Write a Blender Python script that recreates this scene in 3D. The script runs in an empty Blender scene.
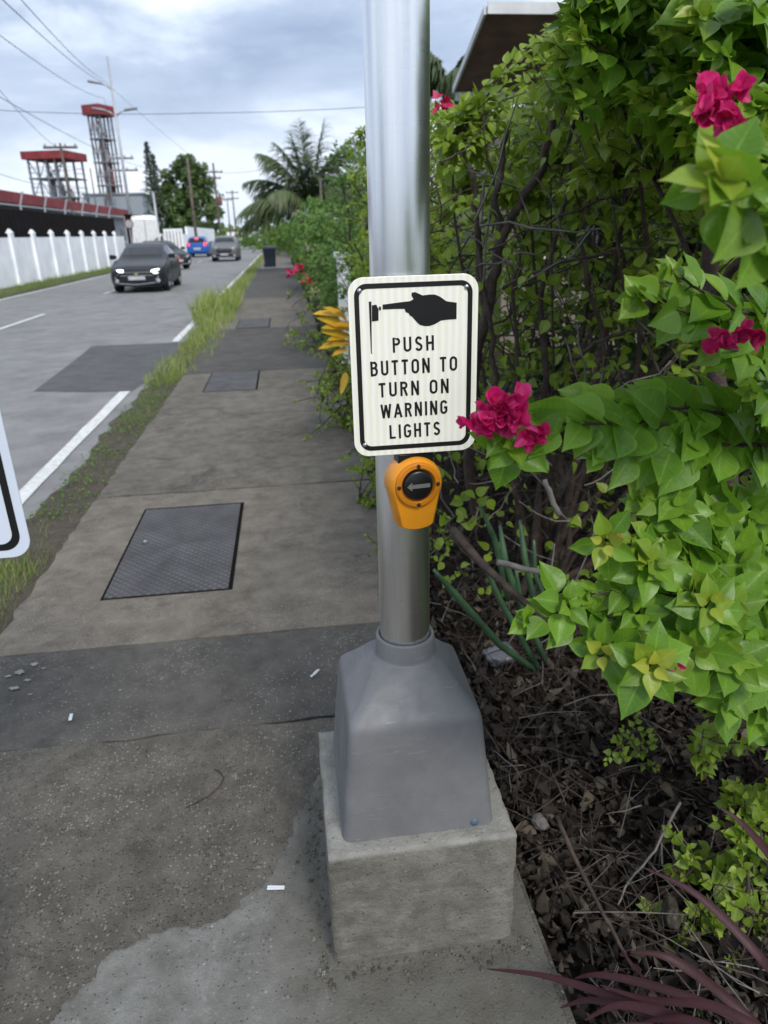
import bpy, math, random
import numpy as np
from mathutils import Vector, Matrix
random.seed(7); RN = np.random.default_rng(7)
PI = math.pi; R = math.radians
scene = bpy.context.scene
COL = scene.collection

# ------------------------------------------------------------------ camera
CW, CH, CF = 768, 1024, 700.0
CAMH = 1.49; PITCH = R(21.8); ROLL = R(1.45); YAW = R(7.3)
_F = Vector((math.sin(YAW)*math.cos(PITCH), math.cos(YAW)*math.cos(PITCH), -math.sin(PITCH)))
_R0 = Vector((math.cos(YAW), -math.sin(YAW), 0)); _U0 = _R0.cross(_F)
_R = _R0*math.cos(ROLL) - _U0*math.sin(ROLL); _U = _R0*math.sin(ROLL) + _U0*math.cos(ROLL)
CAM = Vector((0, 0, CAMH))
def _ray(px, py): return _F*CF + _R*(px-CW/2) + _U*(CH/2-py)
def at(px, py, y):
    d = _ray(px, py); return CAM + d*(y/d.y)
def proj(p):
    d = Vector(p)-CAM; w = d.dot(_F); return (CW/2+CF*d.dot(_R)/w, CH/2-CF*d.dot(_U)/w) if w > .05 else (9e3, 9e3)
def gr(px, py, z=0.0):
    d = _ray(px, py); return CAM + d*((z-CAMH)/d.z)

cd = bpy.data.cameras.new('camera'); cam = bpy.data.objects.new('camera', cd); COL.objects.link(cam)
M = Matrix((( _R.x, _U.x, -_F.x, 0), (_R.y, _U.y, -_F.y, 0), (_R.z, _U.z, -_F.z, CAMH), (0, 0, 0, 1)))
cam.matrix_world = M
cd.sensor_fit = 'VERTICAL'; cd.sensor_height = 36; cd.lens = CF/CH*36
cd.clip_start = 0.02; cd.clip_end = 5000
cd.dof.use_dof = True; cd.dof.focus_distance = 1.2; cd.dof.aperture_fstop = 5.6
scene.camera = cam

# ------------------------------------------------------------------ materials
def mat(name):
    m = bpy.data.materials.new(name); m.use_nodes = True
    nt = m.node_tree; b = nt.nodes['Principled BSDF']
    return m, nt, b
def N(nt, t, **k):
    n = nt.nodes.new(t)
    for a, v in k.items():
        if a in n.inputs.keys() if hasattr(n.inputs, 'keys') else False: n.inputs[a].default_value = v
        else: setattr(n, a, v)
    return n
def plain(name, col, rough=.5, metal=0., bump=0., bscale=60., var=0.12, vscale=6., emit=None, spec=.5, coat=0.):
    m, nt, b = mat(name)
    tc = N(nt, 'ShaderNodeTexCoord')
    nz = N(nt, 'ShaderNodeTexNoise'); nz.inputs['Scale'].default_value = vscale; nz.inputs['Detail'].default_value = 6
    nt.links.new(tc.outputs['Object'], nz.inputs['Vector'])
    r = N(nt, 'ShaderNodeValToRGB')
    r.color_ramp.elements[0].position = .3; r.color_ramp.elements[1].position = .7
    r.color_ramp.elements[0].color = tuple(c*(1-var) for c in col)+(1,)
    r.color_ramp.elements[1].color = tuple(min(1, c*(1+var)) for c in col)+(1,)
    nt.links.new(nz.outputs['Fac'], r.inputs['Fac']); nt.links.new(r.outputs['Color'], b.inputs['Base Color'])
    b.inputs['Roughness'].default_value = rough; b.inputs['Metallic'].default_value = metal
    b.inputs['Specular IOR Level'].default_value = spec; b.inputs['Coat Weight'].default_value = coat
    if bump:
        n2 = N(nt, 'ShaderNodeTexNoise'); n2.inputs['Scale'].default_value = bscale; n2.inputs['Detail'].default_value = 5
        nt.links.new(tc.outputs['Object'], n2.inputs['Vector'])
        bp = N(nt, 'ShaderNodeBump'); bp.inputs['Strength'].default_value = bump; bp.inputs['Distance'].default_value = .01
        nt.links.new(n2.outputs['Fac'], bp.inputs['Height']); nt.links.new(bp.outputs['Normal'], b.inputs['Normal'])
    if emit:
        b.inputs['Emission Color'].default_value = tuple(emit[:3])+(1,); b.inputs['Emission Strength'].default_value = emit[3]
    return m
def mixc(nt, fac, a, b, blend='MIX'):
    n = nt.nodes.new('ShaderNodeMix'); n.data_type = 'RGBA'; n.blend_type = blend
    for s, v in ((0, fac), (6, a), (7, b)):
        if hasattr(v, 'links') or isinstance(v, bpy.types.NodeSocket): nt.links.new(v, n.inputs[s])
        else: n.inputs[s].default_value = v if s == 0 else tuple(v)+(1,) if len(v) == 3 else v
    return n.outputs[2]
def ramp(nt, src, pts):
    r = nt.nodes.new('ShaderNodeValToRGB'); cr = r.color_ramp
    while len(cr.elements) < len(pts): cr.elements.new(.5)
    for e, (p, c) in zip(cr.elements, pts):
        e.position = p; e.color = (c, c, c, 1) if not hasattr(c, '__len__') else tuple(c)+(1,)
    nt.links.new(src, r.inputs['Fac']); return r.outputs['Color']
def noise(nt, vec, scale, detail=6, rough=.6, dist=0.):
    n = nt.nodes.new('ShaderNodeTexNoise'); n.inputs['Scale'].default_value = scale
    n.inputs['Detail'].default_value = detail; n.inputs['Roughness'].default_value = rough; n.inputs['Distortion'].default_value = dist
    nt.links.new(vec, n.inputs['Vector']); return n.outputs['Fac']
def concrete(name, dark, light, speck=(.5, .48, .44), speck_amt=.5, pit=.5, scale=1., bump=.5, streak=0., rough=.85, stain=(.05, .045, .04), stain_amt=.5, fine=1.):
    """weathered concrete / asphalt: three scales of mottling, exposed aggregate, pits, stains"""
    m, nt, b = mat(name)
    tc = N(nt, 'ShaderNodeTexCoord'); V = tc.outputs['Object']
    big = noise(nt, V, 1.3*scale, 7, .62, .4)
    mid = noise(nt, V, 9*scale, 8, .7, .2)
    col = mixc(nt, ramp(nt, big, [(.32, 0), (.68, 1)]), dark, light)
    col = mixc(nt, .55, col, mixc(nt, ramp(nt, mid, [(.3, 0), (.7, 1)]), [c*.62 for c in dark], [min(1, c*1.25) for c in light]))
    if streak:
        mp = N(nt, 'ShaderNodeMapping'); mp.inputs['Scale'].default_value = (2.2, 11, 1); nt.links.new(V, mp.inputs['Vector'])
        st = noise(nt, mp.outputs['Vector'], 1.6, 6, .65, .6)
        col = mixc(nt, ramp(nt, st, [(.35, streak), (.6, 0)]), col, [c*.5 for c in dark])
    s2 = noise(nt, V, 2.6*scale, 9, .72, 1.2)
    col = mixc(nt, ramp(nt, s2, [(.56, 0), (.72, stain_amt)]), col, stain)
    vo = N(nt, 'ShaderNodeTexVoronoi'); vo.inputs['Scale'].default_value = 110*fine; nt.links.new(V, vo.inputs['Vector'])
    sp = N(nt, 'ShaderNodeSeparateColor'); nt.links.new(vo.outputs['Color'], sp.inputs['Color'])
    near = ramp(nt, vo.outputs['Distance'], [(.28, 1), (.42, 0)])
    chosen = ramp(nt, sp.outputs[0], [(1-.45*speck_amt-.02, 0), (1-.45*speck_amt, .8)])
    patch = ramp(nt, noise(nt, V, 3.4*scale, 5, .6, .3), [(.4, .15), (.62, 1)])
    k = N(nt, 'ShaderNodeMath', operation='MULTIPLY'); nt.links.new(near, k.inputs[0]); nt.links.new(chosen, k.inputs[1])
    k2 = N(nt, 'ShaderNodeMath', operation='MULTIPLY'); nt.links.new(k.outputs[0], k2.inputs[0]); nt.links.new(patch, k2.inputs[1])
    k3 = N(nt, 'ShaderNodeMath', operation='MULTIPLY'); nt.links.new(k2.outputs[0], k3.inputs[0]); nt.links.new(sp.outputs[1], k3.inputs[1])
    col = mixc(nt, k3.outputs[0], col, speck)
    v2 = N(nt, 'ShaderNodeTexVoronoi'); v2.inputs['Scale'].default_value = 170*fine; nt.links.new(V, v2.inputs['Vector'])
    s3 = N(nt, 'ShaderNodeSeparateColor'); nt.links.new(v2.outputs['Color'], s3.inputs['Color'])
    p1 = ramp(nt, v2.outputs['Distance'], [(.25, 1), (.4, 0)]); p2 = ramp(nt, s3.outputs[0], [(1-.16*pit, 0), (1-.16*pit+.02, .55)])
    q = N(nt, 'ShaderNodeMath', operation='MULTIPLY'); nt.links.new(p1, q.inputs[0]); nt.links.new(p2, q.inputs[1])
    col = mixc(nt, q.outputs[0], col, [c*.3 for c in dark])
    g = noise(nt, V, 420, 3, .6); col = mixc(nt, .45, col, mixc(nt, g, [0, 0, 0], [1, 1, 1]), 'SOFT_LIGHT')
    nt.links.new(col, b.inputs['Base Color'])
    b.inputs['Roughness'].default_value = rough; b.inputs['Specular IOR Level'].default_value = .3
    h = N(nt, 'ShaderNodeMath', operation='MULTIPLY_ADD'); nt.links.new(mid, h.inputs[0]); h.inputs[1].default_value = 1.2; nt.links.new(noise(nt, V, 160, 6, .7), h.inputs[2])
    h2 = N(nt, 'ShaderNodeMath', operation='SUBTRACT'); nt.links.new(h.outputs[0], h2.inputs[0]); nt.links.new(q.outputs[0], h2.inputs[1])
    bp = N(nt, 'ShaderNodeBump'); bp.inputs['Strength'].default_value = bump; bp.inputs['Distance'].default_value = .004
    nt.links.new(h2.outputs[0], bp.inputs['Height']); nt.links.new(bp.outputs['Normal'], b.inputs['Normal'])
    return m
def wash(m, x0, x1, colr, amt):
    nt = m.node_tree; b = nt.nodes['Principled BSDF']; src = b.inputs['Base Color'].links[0].from_socket
    tc = N(nt, 'ShaderNodeTexCoord'); sx = N(nt, 'ShaderNodeSeparateXYZ'); nt.links.new(tc.outputs['Object'], sx.inputs[0])
    ad = N(nt, 'ShaderNodeMath', operation='MULTIPLY_ADD'); nt.links.new(noise(nt, tc.outputs['Object'], 9, 7, .65), ad.inputs[0]); ad.inputs[1].default_value = .35; nt.links.new(sx.outputs[0], ad.inputs[2])
    mr = N(nt, 'ShaderNodeMapRange'); mr.inputs['From Min'].default_value = x0+.17; mr.inputs['From Max'].default_value = x1+.17; mr.inputs['To Max'].default_value = amt; nt.links.new(ad.outputs[0], mr.inputs['Value'])
    nt.links.new(mixc(nt, mr.outputs[0], src, colr), b.inputs['Base Color'])
def leafmat(name, c1, c2, young=(.35, .42, .05), trans=.35, rough=.42, spec=.4, tcol=None, vein=0.):
    m, nt, b = mat(name)
    geo = N(nt, 'ShaderNodeNewGeometry')
    at_ = N(nt, 'ShaderNodeAttribute'); at_.attribute_name = 'tone'
    col = mixc(nt, geo.outputs['Random Per Island'], c1, c2)
    tc = N(nt, 'ShaderNodeTexCoord')
    nzz = noise(nt, tc.outputs['Object'], 45, 4, .6)
    col = mixc(nt, ramp(nt, nzz, [(.3, .0), (.75, .35)]), col, [min(1, c*1.5) for c in c2])
    col = mixc(nt, at_.outputs['Fac'], col, young)
    au = N(nt, 'ShaderNodeAttribute'); au.attribute_name = 'lu'; al = N(nt, 'ShaderNodeAttribute'); al.attribute_name = 'lt'
    def mth(op, *a, clamp=False):
        n_ = N(nt, 'ShaderNodeMath', operation=op); n_.use_clamp = clamp
        for i_, v_ in enumerate(a):
            if isinstance(v_, bpy.types.NodeSocket): nt.links.new(v_, n_.inputs[i_])
            else: n_.inputs[i_].default_value = v_
        return n_.outputs[0]
    if vein:
        ab = mth('ABSOLUTE', au.outputs['Fac'])
        mid = mth('SUBTRACT', 1.0, mth('MULTIPLY', ab, 11.), clamp=True)
        ph = mth('SINE', mth('MULTIPLY', mth('SUBTRACT', al.outputs['Fac'], mth('MULTIPLY', ab, .16)), 52.))
        lat = mth('MULTIPLY', mth('SUBTRACT', ph, .86, clamp=True), 3.2)
        vv = mth('MULTIPLY', mth('MAXIMUM', mid, lat), vein, clamp=True)
        col = mixc(nt, vv, col, [min(1, c*2.1+.03) for c in c2])
        rim = mth('MULTIPLY', mth('SUBTRACT', ab, .86, clamp=True), 2.4)
        col = mixc(nt, rim, col, [min(1, c*1.6) for c in c2])
        spots = ramp(nt, noise(nt, N(nt, 'ShaderNodeTexCoord').outputs['Object'], 210, 4, .7), [(.70, 0), (.76, .5)])
        col = mixc(nt, spots, col, (.10, .07, .02))
    nt.links.new(col, b.inputs['Base Color'])
    b.inputs['Roughness'].default_value = rough; b.inputs['Specular IOR Level'].default_value = spec
    bp = N(nt, 'ShaderNodeBump'); bp.inputs['Strength'].default_value = .25; bp.inputs['Distance'].default_value = .002
    nt.links.new(noise(nt, tc.outputs['Object'], 130, 3, .6), bp.inputs['Height']); nt.links.new(bp.outputs['Normal'], b.inputs['Normal'])
    tr = N(nt, 'ShaderNodeBsdfTranslucent'); nt.links.new(mixc(nt, .5, col, tcol or [c*1.6 for c in c2]), tr.inputs['Color'])
    mx = N(nt, 'ShaderNodeMixShader'); mx.inputs[0].default_value = trans
    out = nt.nodes['Material Output']
    nt.links.new(b.outputs[0], mx.inputs[1]); nt.links.new(tr.outputs[0], mx.inputs[2]); nt.links.new(mx.outputs[0], out.inputs['Surface'])
    return m

MT = {}
MT['near_conc'] = concrete('aggregate concrete', (.080, .072, .061), (.172, .155, .130), (.46, .42, .36), 1.1, 1.4, 1.1, 1.5, 0, .88, (.045, .04, .034), .55)
MT['dark_conc'] = concrete('dark patch concrete', (.066, .061, .055), (.118, .109, .098), (.36, .35, .33), .7, .9, 1., .8, 0, .85, (.03, .028, .026), .5)
MT['brown_conc'] = concrete('smooth brown concrete', (.118, .102, .083), (.245, .214, .176), (.40, .37, .32), 1.0, 1.0, .8, 1.1, .14, .86, (.052, .045, .038), .75)
MT['brown_conc2'] = concrete('mossy brown concrete', (.085, .075, .062), (.205, .182, .150), (.42, .38, .33), .8, .9, .8, 1.1, .12, .86, (.04, .036, .03), .85)
MT['grey_conc'] = concrete('far grey concrete', (.065, .060, .054), (.11, .10, .09), (.3, .28, .26), .25, .4, .5, .5, .3, .86, (.04, .036, .032), .5)
MT['pale_conc'] = concrete('pale concrete', (.26, .25, .23), (.38, .36, .33), (.5, .48, .44), .2, .4, 1., .5)
MT['cement'] = concrete('new grey cement', (.13, .126, .112), (.25, .245, .228), (.42, .41, .38), .3, .6, 1.4, 1., 0, .9, (.09, .082, .066), .5)
wash(MT['cement'], -.22, -.02, (.10, .09, .07), .62)
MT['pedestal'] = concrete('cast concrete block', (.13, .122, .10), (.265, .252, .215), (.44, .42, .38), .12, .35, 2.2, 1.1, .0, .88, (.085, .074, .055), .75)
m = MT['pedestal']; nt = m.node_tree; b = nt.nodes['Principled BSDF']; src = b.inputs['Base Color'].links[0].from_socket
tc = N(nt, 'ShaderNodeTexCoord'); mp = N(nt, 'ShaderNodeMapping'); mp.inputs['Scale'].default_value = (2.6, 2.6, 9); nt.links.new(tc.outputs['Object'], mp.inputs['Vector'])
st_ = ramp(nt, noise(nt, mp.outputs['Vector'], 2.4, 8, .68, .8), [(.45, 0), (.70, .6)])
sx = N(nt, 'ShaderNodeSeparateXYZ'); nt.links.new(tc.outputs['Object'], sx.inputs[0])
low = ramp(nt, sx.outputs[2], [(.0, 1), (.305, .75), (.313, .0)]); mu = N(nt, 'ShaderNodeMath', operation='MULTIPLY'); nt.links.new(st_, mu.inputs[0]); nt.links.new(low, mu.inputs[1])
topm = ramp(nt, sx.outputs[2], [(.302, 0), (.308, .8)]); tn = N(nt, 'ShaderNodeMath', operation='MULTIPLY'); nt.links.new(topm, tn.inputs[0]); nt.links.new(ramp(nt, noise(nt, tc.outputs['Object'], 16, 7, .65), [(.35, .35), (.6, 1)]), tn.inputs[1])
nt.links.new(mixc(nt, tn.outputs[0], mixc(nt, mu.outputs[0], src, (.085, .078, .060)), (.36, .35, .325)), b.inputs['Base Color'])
MT['asphalt'] = concrete('grey road asphalt', (.185, .182, .180), (.262, .258, .253), (.34, .34, .33), .5, .7, .25, .5, 0, .8, (.09, .09, .09), .35, .8)
MT['asphalt2'] = concrete('dark asphalt patch', (.080, .079, .081), (.112, .111, .112), (.2, .2, .2), .3, .5, .5, .5, 0, .8, (.05, .05, .05), .3, .8)
MT['dirt'] = concrete('gutter dirt', (.05, .042, .033), (.11, .09, .07), (.3, .27, .22), .6, .8, 2., 1.2, 0, .95, (.03, .026, .02), .6, .6)
MT['soil'] = concrete('dark soil', (.012, .009, .007), (.035, .025, .018), (.16, .12, .08), .5, .8, 3., 1.5, 0, .95, (.012, .01, .008), .6, .6)
MT['field'] = concrete('far ground', (.06, .075, .03), (.10, .11, .05), (.2, .2, .1), .2, .5, .2, 1.)
MT['line'] = concrete('worn road paint', (.55, .55, .53), (.78, .78, .76), (.3, .3, .3), .3, .9, 3., .4, 0, .7, (.3, .3, .3), .4)
MT['hill'] = plain('distant greenery', (.05, .08, .045), .9)
MT['black'] = plain('black vinyl', (.008, .008, .009), .35, var=.05)
MT['recess'] = plain('dark cover gap', (.010, .009, .008), .95, spec=.05)  # even near-black for the strips and flat sheet round each cover plate
MT['screw'] = plain('galvanised screw', (.45, .45, .48), .35, .9)
MT['rubber'] = plain('black rubber', (.015, .015, .015), .8)
MT['chrome'] = plain('chrome', (.7, .7, .72), .15, 1.)
MT['white_paint'] = plain('white painted masonry', (.88, .90, .94), .8, bump=.3, bscale=20, var=.1, vscale=1.5)
MT['white'] = plain('white paint', (.78, .78, .78), .5, var=.05)
MT['fence_dark'] = plain('dark fence sheet', (.012, .010, .011), .95, var=.3, vscale=2, spec=.1)
MT['red_roof'] = plain('red corrugated sheet', (.24, .032, .036), .7, var=.3, vscale=1.2)
MT['rust'] = plain('rusty steel', (.16, .06, .045), .7, var=.5, vscale=.9)
MT['steel'] = plain('grey steelwork', (.22, .24, .27), .55, .2, var=.3, vscale=.8)
MT['galv'] = plain('galvanised lamp post', (.42, .43, .45), .5, .3)
MT['wood_pole'] = plain('weathered pole wood', (.13, .10, .085), .85, var=.4, vscale=3)
MT['wire'] = plain('cable', (.05, .05, .055), .6)
MT['bark'] = plain('dark bark', (.055, .038, .030), .85, bump=.8, bscale=70, var=.5, vscale=25)
MT['bark2'] = plain('pale dry twig', (.15, .135, .12), .85, bump=.5, bscale=80, var=.5, vscale=20)
MT['stem'] = plain('reddish stem', (.16, .07, .045), .6, var=.3, vscale=60)
MT['litter'] = leafmat('dead leaves', (.009, .008, .008), (.038, .030, .025), (.16, .13, .10), .1, .85, .15)
MT['leaf_near'] = leafmat('bougainvillea leaf near', (.052, .135, .010), (.150, .290, .022), (.40, .40, .045), .34, .38, .4, vein=.30)
MT['leaf_mid'] = leafmat('bougainvillea leaf', (.085, .145, .014), (.225, .325, .034), (.30, .36, .04), .36, .42, .4, vein=.3)
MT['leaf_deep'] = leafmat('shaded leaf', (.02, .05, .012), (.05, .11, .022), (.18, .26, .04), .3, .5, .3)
MT['leaf_far'] = leafmat('far leaf', (.05, .115, .022), (.11, .21, .04), (.22, .30, .05), .3, .55, .3)
MT['leaf_tree'] = leafmat('broad tree leaf', (.05, .10, .035), (.11, .175, .06), (.14, .2, .04), .2, .6, .3)
MT['needle'] = leafmat('pine needle', (.055, .085, .065), (.10, .135, .10), (.1, .12, .06), .1, .6, .3)
MT['palm'] = leafmat('palm leaflet', (.05, .085, .04), (.11, .155, .07), (.22, .24, .08), .3, .45, .5)
MT['grass'] = leafmat('grass blade', (.07, .14, .022), (.19, .29, .045), (.42, .38, .18), .35, .5, .3)
MT['grass_short'] = leafmat('short grass', (.06, .12, .02), (.14, .22, .04), (.26, .24, .10), .3, .6, .3)
MT['bract'] = leafmat('magenta bract', (.32, .004, .06), (.62, .012, .15), (.80, .10, .32), .35, .5, .3, (.75, .01, .16), vein=.35)
MT['bract_far'] = leafmat('red flower', (.35, .008, .05), (.5, .02, .08), (.7, .05, .2), .2, .5, .3, (.5, .02, .06))
MT['floret'] = plain('cream floret', (.8, .74, .55), .5)
MT['croton'] = leafmat('yellow croton leaf', (.50, .27, .02), (.72, .42, .04), (.25, .30, .03), .25, .4, .4)
MT['cordyline'] = leafmat('maroon strap leaf', (.024, .010, .012), (.050, .013, .017), (.3, .06, .08), .12, .5, .3, (.2, .03, .04))
MT['succulent'] = plain('green stalk', (.045, .10, .045), .5, var=.35, vscale=15)
MT['stone'] = concrete('grey stone', (.14, .13, .12), (.26, .245, .225), (.4, .38, .34), .3, .6, 8., 1.)
MT['paper'] = plain('white plastic strip', (.62, .66, .70), .5)
MT['bag'] = plain('crumpled grey plastic', (.14, .145, .16), .35, bump=1., bscale=40)
MT['bin'] = plain('dark blue grey plastic', (.03, .04, .055), .5)
MT['brown_soffit'] = plain('brown eave boards', (.20, .125, .10), .75, var=.3, vscale=5)
MT['fascia'] = plain('weathered white fascia', (.62, .63, .64), .7, var=.12, vscale=6)
MT['cream'] = plain('cream wall', (.55, .45, .34), .8)
MT['van_white'] = plain('van paint', (.74, .74, .74), .35, coat=.5)
MT['glass_dark'] = plain('car glass', (.012, .016, .02), .10, spec=.55)
MT['pane'] = plain('window pane', (.05, .06, .07), .1)

def shiny(name, col, metal=.0): return plain(name, col, .38, metal, var=.04, coat=.2, spec=.25)
MT['car_dark'] = shiny('dark grey car paint', (.012, .015, .020))
MT['car_black'] = shiny('black car paint', (.01, .011, .012))
MT['car_blue'] = shiny('bright blue car paint', (.02, .10, .38))
MT['car_silver'] = shiny('grey silver car paint', (.13, .13, .137), .2)
MT['car_white'] = shiny('white car paint', (.7, .7, .7), 0)
MT['head_on'] = plain('lit headlamp', (.9, .9, .9), .2, emit=(1, .98, .92, 3.5))
MT['head_off'] = plain('headlamp', (.55, .56, .58), .15, .2)
MT['tail_on'] = plain('lit brake lamp', (.7, .02, .01), .3, emit=(1, .06, .03, 1.2))
MT['plate'] = plain('number plate', (.45, .47, .50), .5)
MT['gold'] = plain('gold emblem', (.75, .55, .18), .3, .8)
MT['sign_post'] = plain('sign post', (.35, .36, .37), .5, .5)

# brushed aluminium pole
m, nt, b = mat('brushed aluminium'); MT['alu'] = m
tc = N(nt, 'ShaderNodeTexCoord'); mp = N(nt, 'ShaderNodeMapping'); mp.inputs['Scale'].default_value = (3, 3, 260); nt.links.new(tc.outputs['Object'], mp.inputs['Vector'])
br = noise(nt, mp.outputs['Vector'], 2.2, 5, .6)
mp2 = N(nt, 'ShaderNodeMapping'); mp2.inputs['Scale'].default_value = (60, 60, 2); nt.links.new(tc.outputs['Object'], mp2.inputs['Vector'])
br2 = noise(nt, mp2.outputs['Vector'], 1.5, 4, .6)
nt.links.new(mixc(nt, ramp(nt, br2, [(.3, 0), (.7, 1)]), (.78, .79, .81), (.90, .905, .915)), b.inputs['Base Color'])
b.inputs['Metallic'].default_value = 1.
nt.links.new(ramp(nt, br, [(.3, .27), (.7, .34)]), b.inputs['Roughness'])
b.inputs['Anisotropic'].default_value = .5
bp = N(nt, 'ShaderNodeBump'); bp.inputs['Strength'].default_value = .03; bp.inputs['Distance'].default_value = .001
nt.links.new(br, bp.inputs['Height']); nt.links.new(bp.outputs['Normal'], b.inputs['Normal'])
# cast base cover
m, nt, b = mat('grey cast aluminium'); MT['cast'] = m
tc = N(nt, 'ShaderNodeTexCoord'); V = tc.outputs['Object']
c = mixc(nt, ramp(nt, noise(nt, V, 7, 7, .65), [(.3, 0), (.7, 1)]), (.150, .150, .156), (.215, .215, .221))
c = mixc(nt, ramp(nt, noise(nt, V, 38, 6, .7, .5), [(.63, 0), (.74, .55)]), c, (.12, .105, .09))
mp = N(nt, 'ShaderNodeMapping'); mp.inputs['Scale'].default_value = (4, 4, 60); nt.links.new(V, mp.inputs['Vector'])
c = mixc(nt, ramp(nt, noise(nt, mp.outputs['Vector'], 3, 5, .6, 1.), [(.62, 0), (.72, .5)]), c, (.33, .335, .35))
nt.links.new(c, b.inputs['Base Color']); b.inputs['Metallic'].default_value = .3
nt.links.new(ramp(nt, noise(nt, V, 25, 5, .6), [(.3, .55), (.7, .75)]), b.inputs['Roughness'])
bp = N(nt, 'ShaderNodeBump'); bp.inputs['Strength'].default_value = .35; bp.inputs['Distance'].default_value = .001
nt.links.new(noise(nt, V, 300, 4, .6), bp.inputs['Height']); nt.links.new(bp.outputs['Normal'], b.inputs['Normal'])
# retroreflective sign sheet with faint vertical bands
m, nt, b = mat('retroreflective sheet'); MT['sheet'] = m
tc = N(nt, 'ShaderNodeTexCoord'); V = tc.outputs['Object']
wv = N(nt, 'ShaderNodeTexWave', wave_type='BANDS', bands_direction='X'); wv.inputs['Scale'].default_value = 26; wv.inputs['Distortion'].default_value = 1.2; wv.inputs['Detail'].default_value = 1
nt.links.new(V, wv.inputs['Vector'])
c = mixc(nt, ramp(nt, wv.outputs['Fac'], [(.2, 0), (.8, 1)]), (.95, .94, .875), (.90, .87, .745))
nt.links.new(c, b.inputs['Base Color']); b.inputs['Roughness'].default_value = .3; b.inputs['Coat Weight'].default_value = .3
# amber plastic
MT['amber'] = plain('amber plastic', (.80, .30, .012), .32, var=.08, vscale=30, coat=.15)
MT['amber_dark'] = plain('amber ring', (.62, .21, .01), .4, var=.1, vscale=30)
# steel chequer cover
m, nt, b = mat('chequer plate'); MT['chequer'] = m
tc = N(nt, 'ShaderNodeTexCoord'); V = tc.outputs['Object']
c = mixc(nt, ramp(nt, noise(nt, V, 6, 7, .65), [(.3, 0), (.7, 1)]), (.050, .049, .051), (.092, .089, .092))
c = mixc(nt, ramp(nt, noise(nt, V, 22, 6, .7), [(.58, 0), (.75, .6)]), c, (.12, .11, .10))
mp = N(nt, 'ShaderNodeMapping'); mp.inputs['Rotation'].default_value = (0, 0, R(45)); mp.inputs['Scale'].default_value = (34, 34, 34); nt.links.new(V, mp.inputs['Vector'])
ck = N(nt, 'ShaderNodeTexVoronoi', distance='CHEBYCHEV'); ck.inputs['Scale'].default_value = 1.; ck.inputs['Randomness'].default_value = .0; nt.links.new(mp.outputs['Vector'], ck.inputs['Vector'])
hh = ramp(nt, ck.outputs['Distance'], [(.25, 1), (.42, 0)])
hm = N(nt, 'ShaderNodeMath', operation='MULTIPLY'); nt.links.new(hh, hm.inputs[0]); nt.links.new(ramp(nt, noise(nt, V, 5, 6, .7), [(.35, .1), (.65, .7)]), hm.inputs[1]); c = mixc(nt, hm.outputs[0], c, (.17, .165, .165)); nt.links.new(c, b.inputs['Base Color'])
b.inputs['Metallic'].default_value = .0; b.inputs['Roughness'].default_value = .7; b.inputs['Specular IOR Level'].default_value = .2
bp = N(nt, 'ShaderNodeBump'); bp.inputs['Strength'].default_value = .7; bp.inputs['Distance'].default_value = .003
nt.links.new(hh, bp.inputs['Height']); nt.links.new(bp.outputs['Normal'], b.inputs['Normal'])
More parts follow.
